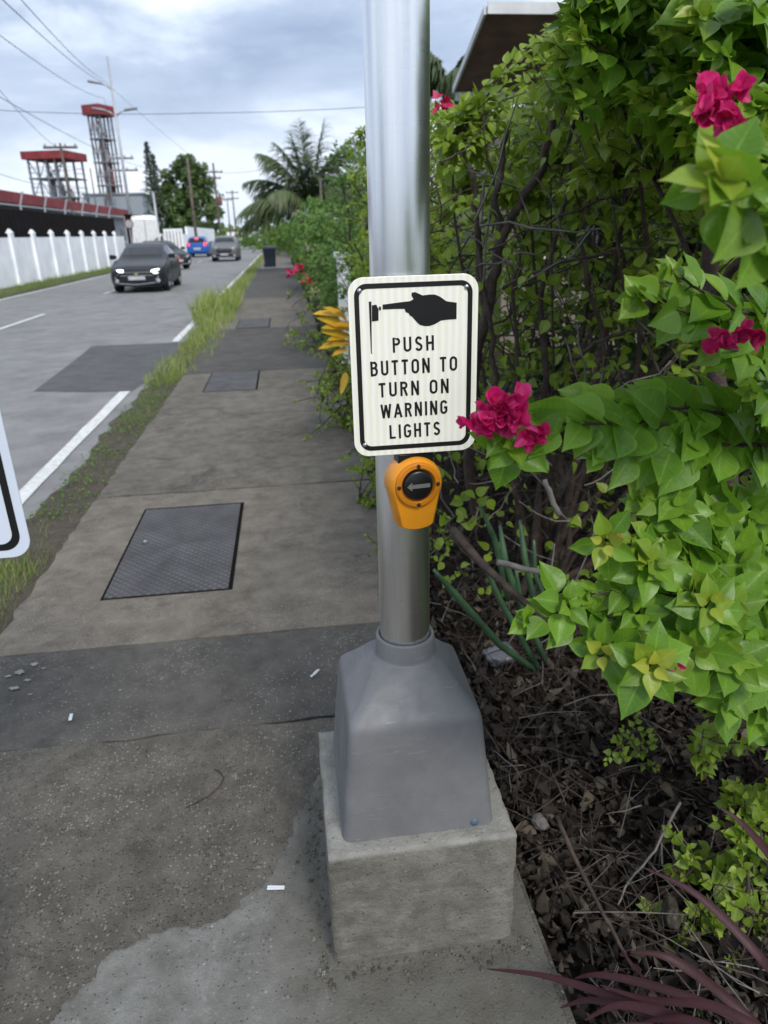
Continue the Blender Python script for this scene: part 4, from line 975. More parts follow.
# tall bush whose bare dark stems show right of the sign
b2 = bush('bougainvillea_bush', 'tall bougainvillea with bare dark stems right behind the push button sign', 'bush', HG, (1.05, 2.75, -.1),
     env_box(.62, 2.5, 2.15, 3.6, 1.50, 2.65), 16, 640, .072, T_MD, 'leaf_mid', 31, .22, 9, .020)
bb = MB(); b2o = Vector(b2.location)
for pts, r0, r1 in (([(478, 520, 2.7), (470, 470, 2.6), (474, 410, 2.5), (478, 350, 2.45), (492, 280, 2.4), (500, 240, 2.4), (512, 215, 2.4), (540, 170, 2.35), (552, 120, 2.3)], .026, .012),
     ([(500, 240, 2.4), (496, 200, 2.42), (503, 160, 2.45), (508, 130, 2.45)], .014, .008), ([(486, 330, 2.45), (478, 250, 2.5), (475, 190, 2.5), (470, 165, 2.5)], .014, .007),
     ([(470, 440, 2.5), (496, 380, 2.4), (490, 330, 2.4), (476, 240, 2.4), (482, 190, 2.4)], .011, .006), ([(530, 470, 2.5), (545, 380, 2.4), (540, 300, 2.4), (560, 220, 2.3), (575, 120, 2.3)], .012, .006),
     ([(560, 500, 2.3), (590, 420, 2.3), (600, 330, 2.3), (580, 240, 2.3), (600, 160, 2.3)], .012, .006), ([(640, 520, 2.4), (625, 420, 2.3), (650, 300, 2.3), (640, 180, 2.2)], .012, .006),
     ([(520, 560, 2.6), (516, 500, 2.5), (505, 440, 2.5), (520, 380, 2.4), (512, 300, 2.4), (520, 250, 2.4)], .010, .005),
     ([(500, 290, 2.35), (560, 262, 2.2), (620, 250, 2.1), (675, 240, 2.0)], .006, .003), ([(490, 250, 2.3), (560, 215, 2.2), (640, 190, 2.1), (690, 180, 2.1)], .005, .002),
     ([(570, 360, 2.2), (600, 340, 2.1), (640, 330, 2.1)], .007, .006)):
    limb(pts, r0, r1, bb, b2o, .010)
random.seed(77)
for i in range(420):   # tangle of thin dead twigs inside the hedge
    px, py = random.uniform(440, 720), random.uniform(150, 560); y = random.uniform(2.45, 3.6); a = at(px, py, y); l = random.uniform(.12, .6)
    e = a+Vector((random.uniform(-.6, .6), random.uniform(-.5, .5), random.uniform(-.3, 1))).normalized()*l
    bb.tube([q-b2o for q in curve(a, e, .4, 5)], [.004, .0035, .003, .0026, .002, .0015], 4, cap=False)
n_dark = len(bb.f)
for i in range(60):
    px, py = random.uniform(440, 700), random.uniform(180, 560); a = at(px, py, random.uniform(1.9, 2.5)); l = random.uniform(.1, .4)
    e = a+Vector((random.uniform(-.5, .5), random.uniform(-.3, .3), random.uniform(-.4, 1))).normalized()*l
    bb.tube([q-b2o for q in curve(a, e, .35, 5)], [.0035, .003, .003, .0026, .002, .0015], 4, cap=False)
limb([(482, 290, 2.2), (486, 240, 2.2), (490, 210, 2.2)], .004, .003, bb, b2o, .003); limb([(480, 225, 2.2), (483, 195, 2.2), (484, 180, 2.2)], .005, .003, bb, b2o, .003)
bb.m = [0]*n_dark+[1]*(len(bb.f)-n_dark); bb.build('bare_stems', ['bark', 'bark2'], b2, smooth=True, fix=False)
L = LB(); random.seed(78)
for i in range(520):   # scattered leaves low in the bare part
    px, py = random.uniform(436, 760), random.uniform(170, 600); c = at(px, py, random.uniform(2.1, 3.2))-b2o
    for k in range(random.choice((1, 1, 2, 3))): L.add(c+rv(.03), rv(), Vector((0, -.6, .6))+rv(.6), random.uniform(.03, .055), random.random()**4*.5)
L.build('inner_leaves', 'leaf_mid', b2, T_MD, 9)
bush('bougainvillea_bush', 'bougainvillea crown arching over the top of the photo above the bare stems', 'bush', HG, (1.9, 2.2, -.1),
     env_box(.78, 2.6, 1.55, 2.6, 1.55, 2.5), 12, 640, .062, T_MD, 'leaf_mid', 33, .22, 9, .018)
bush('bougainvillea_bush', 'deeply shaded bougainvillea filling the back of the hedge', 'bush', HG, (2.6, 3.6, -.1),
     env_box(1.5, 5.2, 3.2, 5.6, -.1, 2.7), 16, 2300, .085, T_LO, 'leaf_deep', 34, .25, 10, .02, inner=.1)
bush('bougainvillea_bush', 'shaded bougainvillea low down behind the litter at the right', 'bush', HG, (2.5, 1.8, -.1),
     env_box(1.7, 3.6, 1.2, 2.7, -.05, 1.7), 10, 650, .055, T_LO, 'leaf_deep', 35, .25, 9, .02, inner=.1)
specs = [((1.15, 4.3, -.1), (.56, 1.9, 3.5, 5.1, .1, 2.35), 560, .052, 'leaf_mid', 'bright bougainvillea just past the yellow croton plant'),
         ((1.2, 6.0, -.1), (.50, 1.9, 5.0, 7.0, .2, 2.2), 520, .055, 'leaf_mid', 'round bougainvillea second past the yellow croton plant'),
         ((1.2, 8.2, -.1), (.46, 1.9, 7.2, 9.4, .15, 2.35), 420, .065, 'leaf_far', 'bushy hedge plant before the first pale gate post')]
for k, (bs, e, n, lf, lm_, lab) in enumerate(specs): bush('bougainvillea_bush', lab, 'bush', HG, bs, env_box(*e), 12, n, lf, T_MD if k < 2 else T_LO, lm_, 40+k, .22, 9, .018)
for k, (x, y, hh_, n, lab) in enumerate([(1.25, 10.6, 1.5, 300, 'low leafy shrub between the two pale gate posts'), (1.3, 13.0, 1.9, 330, 'shrub with red flowers overhanging the path'), (1.3, 16.5, 1.9, 300, 'shrub in the far half of the hedge, past the red flowers'),
     (1.4, 21, 2.3, 300, 'tall loose shrub below the coconut palm'), (1.5, 27, 1.9, 260, 'hedge shrub beside the dark bin'), (1.6, 40, 2.2, 240, 'green shrub beyond the dark bin'), (1.8, 52, 2.6, 220, 'last green shrub at the far end of the path')]):
    g = y/12; e = env_box(.40 if y < 30 else .6, 2.6, y-1.6*g**.5, y+1.9*g**.5, 0, hh_)
    sh = bush('hedge_shrub', lab, 'shrub', 'shrubs along the far part of the hedge', (x, y, -.1), e, 8, n, .07+.004*y, T_LO, 'leaf_far', 60+k, .3, 9, .02, young=.6)
    if k == 1:
        for q in range(3): flower(sh, at((291, 300, 307)[q], (272, 268, 280)[q], 11.5), .065, 6, 90+q, T=T_LO, m='bract_far', florets=0)
fl3 = [c_ for c_ in bpy.data.objects if c_.name.startswith('bougainvillea_bush')]
flower(b2, at(442, 105, 2.6), .032, 6, 95, T=T_LO, m='bract_far', florets=0)
# low bits of green spilling over the path edge
def spill(x, y, n, seed, label, leaf=.04, hgt=.22, name='spilling_shrub', lm_='leaf_mid', grp='small leafy shoots spilling over the path edge', base_z=-.08, sp=.16):
    def e(): return Vector((x+random.gauss(0, sp), y+random.gauss(0, sp*1.3), base_z+.04+abs(random.gauss(0, hgt))))
    return bush(name, label, 'shrub', grp, (x+.03, y, base_z), e, 4, n, leaf, T_MD, lm_, seed, .09, 6, .005, young=.6)
spill(.50, 3.1, 70, 101, 'small leafy shoot at the path edge left of the pole, below the sign', sp=.08)
spill(.48, 3.9, 90, 102, 'leafy shoot at the path edge below the yellow croton', sp=.10)
spill(.46, 5.6, 130, 103, 'leafy growth at the path edge past the yellow croton', hgt=.35)
spill(.48, 7.2, 130, 104, 'green growth at the path edge beside the second steel cover', hgt=.35)
spill(.46, 10.0, 60, 105, 'green growth at the path edge level with the tall grass', hgt=.4, sp=.25, leaf=.06)
# small vines on the soil, lower right
for k, (px, py, y, n, lab) in enumerate([(715, 745, 1.35, 16, 'small vine topmost of those on the litter'), (632, 742, 1.55, 12, 'tiny pale green shoot in the middle of the litter'), (700, 860, 1.18, 16, 'small star-leaved vine beside the tip of a maroon leaf'), (735, 880, 1.12, 16, 'small vine with one yellow leaf at the right edge'), (705, 925, 1.08, 16, 'bright small vine between two maroon leaves'), (755, 950, 1.05, 14, 'small vine in the bottom right corner'), (675, 960, 1.02, 8, 'tiny pale vine just above the maroon clump'), (755, 800, 1.2, 18, 'small vine climbing at the right edge'), (740, 835, 1.15, 16, 'small vine just behind the uppermost maroon leaf'), (725, 700, 1.45, 18, 'vine hanging under the near bush at the right'), (745, 905, 1.1, 16, 'yellowish small vine low at the right edge')]):
    c = at(px, py, y); g0 = max(-.09, c.z-.12)
    def e(c=c): return c+Vector((random.gauss(0, .045), random.gauss(0, .04), random.gauss(0, .035)))
    bush('small_vine', lab, 'vine', 'small vines growing over the leaf litter', (c.x, c.y, g0), e, 3, int(n*(1.05 if px > 690 else 1)), .040 if px > 690 else .028, T_MD, 'leaf_mid', 120+k, .05, 6, .0022, young=.5, nrm=Vector((0, -.6, .7)))
# green finger-like stalks behind the pole
st = empty('succulent_plant', (.95, 2.05, -.1), 0, 'clump of smooth green stalks leaning out behind the pole base', 'plant')
so_ = Vector(st.location); random.seed(5)
for pts, r_ in (([(532, 668, 1.9), (500, 645, 1.85), (460, 600, 1.8), (434, 570, 1.78)], .011), ([(538, 668, 1.95), (500, 600, 1.95), (482, 560, 1.95)], .010), ([(520, 605, 2.1), (505, 560, 2.1), (500, 525, 2.15)], .012), ([(535, 605, 2.1), (525, 560, 2.1), (520, 520, 2.15)], .011),
                ([(508, 600, 2.2), (495, 540, 2.2), (480, 505, 2.2)], .010), ([(550, 610, 2.1), (535, 575, 2.1), (534, 540, 2.1)], .009), ([(545, 660, 1.9), (520, 600, 1.95), (516, 570, 1.95)], .010)):
    b = MB(); P = [at(*p)-so_ for p in pts]; Q = []
    for i in range(len(P)-1): Q += [P[i].lerp(P[i+1], k/4) for k in range(4)]
    Q.append(P[-1]); n = len(Q); b.tube(Q, [r_*(1 if i < n-4 else (1-.18*(i-n+4))) for i in range(n)], 10); b.build('stalk', 'succulent', st, smooth=True)
# yellow croton
cr = empty('croton_plant', (.62, 4.75, -.1), 0, 'croton plant with long yellow leaves poking out beside the sign', 'plant'); co = Vector(cr.location)
L = LB(); random.seed(12)
for px, py, ex, ey in ((346, 318, 316, 306), (350, 330, 322, 314), (348, 322, 330, 302), (352, 338, 326, 328), (350, 342, 320, 342), (348, 350, 334, 350), (352, 312, 338, 300), (350, 336, 330, 336), (356, 330, 340, 318), (346, 372, 342, 392), (345, 330, 325, 322), (350, 345, 333, 341)):
    a = at(px, py, 4.75); e = at(ex, ey, 4.6); L.add(a-co, (e-a), Vector((0, -.7, .7))+rv(.3), (e-a).length*.95, random.random()**4*.6)
T_CR = [leaf_template([0, .15, .45, .8, 1.], [0, .10, .14, .09, 0], .3, .25, 1)]
L.build('leaves', 'croton', cr, T_CR, 2)
b = MB(); q = [co+Vector((0, 0, 0)), at(360, 380, 4.75), at(350, 335, 4.75)]; b.tube([v-co for v in q], [.012, .010, .006], 6); b.build('stem', 'bark', cr)
# maroon strap-leaved plant bottom right
mr = empty('cordyline_plant', (.92, .72, -.08), 0, 'maroon strap-leaved plant spreading from the bottom right corner', 'plant'); mo = Vector(mr.location)
def strap(pts, w_):
    P = [at(*p) for p in pts]; Q = []
    m_ = len(P)
    for i in range(m_-1):
        p0, p1, p2, p3 = P[max(0, i-1)], P[i], P[i+1], P[min(m_-1, i+2)]
        for k in range(6):
            t = k/6; Q.append(.5*((2*p1)+(p2-p0)*t+(2*p0-5*p1+4*p2-p3)*t*t+(3*p1-p0-3*p2+p3)*t**3))
    Q.append(P[-1]); n = len(Q); b = MB(); vs = []
    for i, q in enumerate(Q):
        t = i/(n-1); w1 = w_*.72*min(1, .45+t*3)*(1-max(0, t-.55)/.45)**.8+.0008; d = (Q[min(n-1, i+1)]-Q[max(0, i-1)]).normalized()
        s_ = d.cross(Vector((-.2, -.6, .8))).normalized(); up = s_.cross(d)
        vs += [q-mo-s_*w1+up*w1*.35, q-mo-up*.0006, q-mo+s_*w1+up*w1*.35]
    b.add(vs, [f for i in range(n-1) for f in ((3*i, 3*i+1, 3*i+4, 3*i+3), (3*i+1, 3*i+2, 3*i+5, 3*i+4))])
    o = b.build('strap_leaf', 'cordyline', mr, smooth=True, fix=False)
for pts, w_ in (([(790, 1075, .66), (680, 1022, .74), (600, 992, .83), (540, 975, .90), (487, 969, .95)], .009), ([(800, 1060, .70), (720, 1010, .78), (650, 985, .84), (600, 975, .88), (575, 978, .90)], .010),
    ([(820, 1030, .66), (775, 975, .78), (730, 925, .86), (690, 890, .92), (646, 869, .97)], .0115), ([(860, 960, .75), (800, 900, .85), (765, 850, .90), (740, 822, .93), (720, 808, .95)], .010),
    ([(800, 1070, .68), (740, 1010, .76), (690, 970, .83), (660, 955, .86), (630, 952, .88)], .012), ([(780, 1090, .62), (700, 1035, .70), (640, 1010, .76), (590, 1000, .82), (560, 1008, .84)], .010),
    ([(800, 1080, .64), (730, 1040, .68), (670, 1015, .73), (620, 1005, .77), (585, 1020, .78)], .011), ([(780, 1100, .62), (720, 1060, .66), (660, 1030, .70), (610, 1025, .73)], .012),
    ([(700, 1050, .75), (665, 1010, .82), (645, 980, .86), (622, 950, .88)], .004), ([(810, 1075, .62), (760, 1030, .68), (710, 1005, .73), (650, 1000, .77), (600, 985, .82)], .010), ([(790, 1100, .6), (740, 1050, .64), (690, 1020, .7), (640, 1022, .74)], .010)):
    strap(pts, w_)
b = MB(); b.tube([Vector((0, 0, 0)), at(800, 1075, .66)-mo], [.014, .012], 8); b.build('stem', 'bark', mr)

# ------------------------------------------------------------------ grass
def grass(name, label, regs, m, seed, cat='grass'):
    random.seed(seed); L = LB()
    for (x0, x1, y0, y1, n, h0, h1, zz) in regs:
        cl = [(random.uniform(x0, x1), random.uniform(y0, y1), random.uniform(.5, 1)) for _ in range(max(1, n//14))]
        for i in range(n):
            c = random.choice(cl); sp = .05+.004*c[1]
            x, y = c[0]+random.gauss(0, sp), c[1]+random.gauss(0, sp*1.6)
            x = min(max(x, x0), x1)
            d = Vector((random.gauss(0, .38), random.gauss(0, .38), 1)); L.add((x, y, zz), d, Vector((d.x, d.y-.6, .3))+rv(.5), random.uniform(h0, h1)*c[2], random.random()**2)
    return tag(L.build(name, m, None, T_BLADE, seed), label, cat, kind='stuff')
grass('tall_grass', 'tall bright green grass growing between the road and the path', [(-2.15, -1.38, 2.5, 3.55, 2600, .03, .09, -.11), (-1.70, -1.00, 8.4, 10.2, 800, .05, .20, -.1), (-1.62, -1.05, 10.2, 12.6, 800, .07, .26, -.1), (-1.55, -1.05, 12.6, 14.6, 800, .10, .36, -.1), (-1.84, -1.10, 14.6, 18.5, 1400, .2, .60, -.1), (-1.60, -1.15, 18.5, 26, 800, .10, .36, -.1), (-1.66, -1.15, 26, 36, 1100, .10, .35, -.1), (-1.66, -1.2, 36, 60, 900, .12, .4, -.1)], 'grass', 4)
grass('verge_grass', 'short weedy grass along the near path edge', [(-2.2, -1.34, 1.6, 3.7, 4600, .03, .10, -.11), (-2.0, -1.36, 3.7, 4.3, 300, .02, .07, -.11), (-1.60, -1.30, 4.6, 6.4, 130, .02, .06, -.11), (-1.60, -1.30, 6.4, 8.6, 520, .03, .13, -.11), (-1.68, -1.02, 8.0, 13.5, 1800, .02, .07, -.1), (-1.22, -1.1, 2.52, 2.66, 60, .012, .03, .0), (-1.2, -1.12, 2.5, 2.75, 50, .01, .025, .0), (-1.25, -1.22, 4.3, 8.4, 50, .02, .05, -.02)], 'grass_short', 6)
grass('far_verge_grass', 'strip of grass at the foot of the white wall across the road', [(-9.6, -8.75, 10, 30, 6000, .08, .25, -.08), (-9.6, -8.8, 30, 55, 4500, .1, .3, -.08), (-9.6, -8.8, 55, 100, 1500, .15, .35, -.08)], 'grass_short', 8)
L = LB(); random.seed(15)
for i in range(900):
    y = random.uniform(4.2, 9.2); x = random.uniform(-1.66, -1.27)
    if random.random() < .6*math.sin(y*5)**2: continue
    for k in range(3): L.add((x+random.gauss(0, .015), y+random.gauss(0, .02), -.105+random.random()*.03), rv()+Vector((0, 0, .3)), Vector((0, 0, 1))+rv(.5), random.uniform(.012, .028), random.random()*.5)
tag(L.build('gutter_weeds', 'leaf_far', None, T_LO, 3), 'small creeping weeds in the gutter beside the path', 'weeds', kind='stuff')

# ------------------------------------------------------------------ TREES
def frond(L, root, a, elev, length, n=46, leaflet=.45, droop=.9, rib=None, seed=0, windx=0.):
    """palm frond: drooping rib with hanging leaflets on both sides"""
    d0 = Vector((math.cos(a)*math.cos(elev), math.sin(a)*math.cos(elev), math.sin(elev))); p = Vector(root); P = [p.copy()]; d = d0.copy()
    k = 14
    for i in range(k):
        d = (d+Vector((windx*.03, 0, -droop*.14*(i/k+.25)))).normalized(); p = p+d*length/k; P.append(p.copy())
    if rib is not None: rib.tube(P, [.03*(1-.85*i/k) for i in range(k+1)], 4, cap=False)
    for i in range(n):
        t = .12+.88*i/n; j = min(k-1, int(t*k)); q = P[j].lerp(P[j+1], t*k-j); dd = (P[j+1]-P[j]).normalized()
        sd = dd.cross(Vector((0, 0, 1))).normalized()
        for s_ in (-1, 1):
            v = (sd*s_*.6+dd*.85+Vector((0, 0, -.22-.3*random.random()))).normalized()
            L.add(q, v, Vector((0, 0, 1))+sd*s_*.4+rv(.2), leaflet*math.sin(PI*min(1, .18+t*.8))**.6*random.uniform(.8, 1.1), random.random()**3*.6)
T_PALM = [leaf_template([0, .3, .7, 1.], [.024, .046, .03, 0], .3, .4, 1), leaf_template([0, .3, .7, 1.], [.024, .046, .03, 0], .3, .9, 1)]
def palm(loc, th, fr, label, seed, length=3.2, leaflet=.6, lean=(0, 0)):
    random.seed(seed); t = empty('coconut_palm', loc, 0, label, 'palm tree'); b = MB(); top = Vector((lean[0], lean[1], th))
    P = [Vector((lean[0]*(k/8)**1.6, lean[1]*(k/8)**1.6, th*k/8)) for k in range(9)]
    b.tube(P, [.22, .17, .15, .14, .135, .13, .125, .12, .13], 10); b.build('trunk', 'wood_pole', t, smooth=True)
    L = LB(); rib = MB()
    for i, (a, el) in enumerate(fr): frond(L, top, R(a), R(el), length*random.uniform(.88, 1.08), 64, leaflet*1.1, random.uniform(.7, 1.0) if el < 75 else .2, rib, windx=0)
    rib.build('frond_ribs', 'palm', t, smooth=True, fix=False); L.build('crown', 'palm', t, T_PALM, seed)
    return t
c = at(311, 208, 31)
palm((c.x, 31, -.3), c.z+.3, [(180, 45), (195, 25), (175, 65), (150, 35), (210, 58), (235, 30), (265, 62), (300, 35), (330, 60), (350, 35), (5, 70), (10, 50), (30, 30), (60, 60), (95, 40), (130, 65), (88, 88), (185, 12), (345, 15), (250, 75), (172, 25), (0, 28), (160, 78), (20, 78)], 'coconut palm with feathery drooping fronds standing behind the hedge left of the pole', 3, 3.2, .8)
c = at(446, 84, 22)
palm((c.x, 22, -.3), c.z+.3, [(180, 40), (200, 10), (160, 60), (230, 45), (270, 20), (310, 50), (350, 15), (20, 45), (60, 20), (100, 40), (140, 20), (200, 55)], 'palm partly hidden behind the pole above the hedge, near the eave', 4, 1.9, .75)

def conifer(loc, hgt, rad, label, seed):
    random.seed(seed); t = empty('conifer', loc, 0, label, 'conifer', 'tall thin conifers beside the big tree'); b = MB(); L = LB()
    b.tube([(0, 0, 0), (0, 0, hgt*.5), (0, 0, hgt)], [.22, .14, .03], 8); 
    n = int(hgt*2.4)
    for i in range(n):
        z = hgt*(.12+.88*i/n); r_ = rad*(1-(z/hgt))**.9*random.uniform(.5, 1.2)+.04; m_ = 6
        for k in range(m_):
            a = k*2*PI/m_+i*.7+random.uniform(-.3, .3); e = Vector((math.cos(a)*r_, math.sin(a)*r_, z+r_*.35)); s = Vector((0, 0, z)); b.tube([s, s.lerp(e, .5)-Vector((0, 0, .05)), e], [.03, .02, .01], 4, cap=False)
            for q in range(7):
                u = .2+.8*q/6; o = s.lerp(e, u); L.add(o, (e-s).normalized()*.5+rv(.8)+Vector((0, 0, .35)), rv(), random.uniform(.2, .42), random.random()**2*.3)
    b.build('trunk', 'bark', t, smooth=True, fix=False); L.build('crown', 'needle', t, T_LO, seed)
def put(px, pyb, y): return at(px, pyb, y)
c = at(147, 150, 105); conifer((c.x, 105, -.3), at(139, 141, 105).z+.3, 2.2, 'taller conifer with a thin pointed top at the left of the big tree', 5)
c = at(157, 190, 108); conifer((c.x, 108, -.3), at(157, 153, 108).z+.3, 1.9, 'shorter conifer between the taller one and the big tree', 6)
def broad(loc, lobes, label, seed, name='broad_tree', n=5200, leaf=.33, lm='leaf_tree', trunk=.35, grp=None, cat='tree', limbs=True, T=T_LO):
    random.seed(seed); t = empty(name, loc, 0, label, cat, grp); b = MB(); L = LB(); tot = sum(r_[3]**2 for r_ in lobes)
    b.tube([(0, 0, 0), (.1, 0, lobes[0][2]*.3), (0, .1, lobes[0][2]*.6)], [trunk, trunk*.8, trunk*.6], 10)
    for (x, y, z, r_, sq) in lobes:
        b.tube(curve((0, 0, lobes[0][2]*.45), (x, y, z), .2, 6), [trunk*.45, trunk*.4, trunk*.3, trunk*.25, trunk*.2, trunk*.12, trunk*.06], 6, cap=False)
        cl = [Vector((random.gauss(0, 1), random.gauss(0, 1), random.gauss(0, 1))).normalized()*random.uniform(.55, 1.08) for _ in range(60)]
        for i in range(int(n*r_**2/tot)):
            q = random.choice(cl)*r_+rv(r_*.17); q.z *= sq; dd = q.normalized()+rv(.9); L.add(Vector((x, y, z))+q, dd, q.normalized()+Vector((0, 0, .6))+rv(.5), leaf*random.uniform(.6, 1.3), random.random()**4)
    b.build('trunk', 'bark', t, smooth=True, fix=False); L.build('crown', lm, t, T, seed); return t
c = at(188, 205, 108)
broad((c.x, 108, -.3), [(0, 0, 8.4, 3.2, 1.05), (-2.3, -.5, 6.4, 2.5, 1.0), (2.3, .3, 6.6, 2.5, 1.0), (-1.0, -.8, 4.0, 2.6, .9), (1.8, -.8, 4.2, 2.5, .9), (.2, 0, 10.3, 1.7, .9), (1.4, -1, 9.6, 1.4, .9)], 'big dark spreading tree beyond the white wall across the road', 7, n=15000, leaf=.42)
def row_tree(k, px, pyt, y, r_, label, lm='leaf_far', grp='trees lining the far end of the road'):
    c = at(px, pyt, y); hz = c.z+.3; broad((c.x, y, -.3), [(0, 0, hz-r_*.8, r_, .85), (r_*.7, 0, hz-r_*1.2, r_*.8, .85), (-r_*.7, 0, hz-r_*1.3, r_*.75, .8)], label, 200+k, n=1700, leaf=r_*.13, lm=lm, trunk=.14, grp=grp)
row_tree(0, 262, 218, 95, 2.6, 'spreading yellow-green tree overhanging the far end of the road')
row_tree(1, 278, 214, 75, 1.9, 'green tree left of the palm trunk at the far end of the hedge')
row_tree(2, 292, 212, 58, 1.6, 'green tree beneath the palm fronds')
row_tree(3, 252, 222, 130, 2.4, 'low green tree farthest along the road')
row_tree(4, 330, 212, 42, 1.7, 'leafy tree behind the hedge right of the palm')
row_tree(6, 242, 232, 150, 2.2, 'small far tree beside the end of the white wall', 'leaf_tree')
row_tree(7, 20, 226, 140, 3.5, 'dark tree behind the red roofed shed', 'leaf_tree')

# ------------------------------------------------------------------ WHITE WALL WITH PILASTERS, DARK FENCE, SHED
def wall(name, x, y0, y1, z1, pil, label, seg=60):
    t = empty(name, (x, (y0+y1)/2, -.15), 0, label, 'wall'); o = Vector(t.location); b = MB(); rr = random.Random(2)
    vs = []; n = int((y1-y0)/.5)
    b.box(-.09, .09, y0-o.y, y1-o.y, -.3, z1+.15); b.build('wall_panel', 'white_paint', t)
    for yy in pil:
        b = MB(); zt = z1+.15+.24; w_ = .17
        b.box(.092, .20, yy-w_-o.y, yy+w_-o.y, -.3, zt-.10); b.add([(.02, yy-w_-o.y, zt-.10), (.22, yy-w_-o.y, zt-.10), (.22, yy+w_-o.y, zt-.10), (.02, yy+w_-o.y, zt-.10), (.10, yy-.08-o.y, zt+.05), (.13, yy-.08-o.y, zt+.05), (.13, yy+.08-o.y, zt+.05), (.10, yy+.08-o.y, zt+.05)], [(0, 1, 2, 3), (4, 5, 6, 7), (0, 1, 5, 4), (1, 2, 6, 5), (2, 3, 7, 6), (3, 0, 4, 7)])
        bevel(b.build('pilaster', 'white_paint', t), .01)
    return t
PY_ = [11.5+2.45*k for k in range(15)]
wt = wall('boundary_wall', -9.75, 9.0, 48.6, 1.62, [y for y in PY_], 'long white boundary wall with pointed pilasters across the road')
ft = empty('sheet_fence', (-10.05, 28.8, -.15), 0, 'dark sheet fence standing behind the white wall', 'fence')
b = MB()
n = 160
secs = []
for i in range(n+1):
    y = -20+39.6*i/n; x = .012*(1 if i % 2 else -1); secs.append((x, y))
b.add([(x, y, 0) for x, y in secs]+[(x, y, 2.78) for x, y in secs]+[(x-.01, y, 0) for x, y in secs]+[(x-.01, y, 2.78) for x, y in secs], [f for i in range(n) for f in ((i, i+1, n+2+i, n+1+i), (2*n+2+i, 2*n+3+i, 3*n+4+i, 3*n+3+i), (n+1+i, n+2+i, 3*n+4+i, 3*n+3+i))])
b.build('sheet', 'fence_dark', ft, fix=False)
for k in range(13):
    b = MB(); y = -18.6+3.1*k; b.tube([(-.06, y, 0), (-.06, y, 2.95), (.12, y, 3.45)], .04, 6); b.build('post', 'galv', ft)
# shed with red roof
sh = empty('red_roofed_shed', (-15.5, 50, -.15), 0, 'long low shed with a red corrugated roof behind the dark fence', 'building')
b = MB(); b.box(-6, 2.0, -20, 19, 0, 3.25); b.build('wall', plain('grey shed wall', (.36, .38, .41), .8, var=.2), sh)
b = MB(); n = 150; sec = []
for i in range(n+1):
    y = -20.6+40.2*i/n; h_ = .04 if i % 2 else 0
    sec.append([(2.7, y, 3.36+h_), (2.7, y, 3.86+h_), (.6, y, 4.15+h_), (-2, y, 4.5+h_), (-6.6, y, 3.5+h_), (-6.6, y, 3.4+h_), (-2, y, 4.4+h_)])
b.loft(sec); b.build('roof', 'red_roof', sh, fix=True)
b = MB(); b.box(2.0, 2.68, -20.5, 19.4, 3.26, 3.33); b.build('soffit', plain('pale soffit', (.5, .52, .55), .8), sh)
for k in range(6):
    b = MB(); y = -18+7*k; b.box(2.002, 2.05, y, y+1.6, 1.4, 2.4); f_ = b.build('window', 'pane', sh); b = MB(); b.box(2.051, 2.08, y-.05, y+1.65, 1.32, 1.398); b.build('sill', 'white', f_)
# grey block farther back
c = at(118, 193, 120); b0 = MB(); gb = empty('grey_building', (c.x, 122, -.3), 0, 'plain pale grey building behind the foot of the tall tower', 'building')
b0.box(-4.8, 3.6, -3, 3, 0, c.z+.3-.3); b0.build('wall', plain('pale grey cladding', (.30, .34, .38), .8, var=.15), gb); b0 = MB(); b0.box(-5, 3.8, -3.2, 3.2, c.z-.0, c.z+.25); b0.build('roof', 'steel', gb)
for k in range(3): b0 = MB(); b0.box(-3.6+2.4*k, -2.2+2.4*k, -3.05, -3.01, 3.4, 4.6); b0.build('window', 'pane', gb)

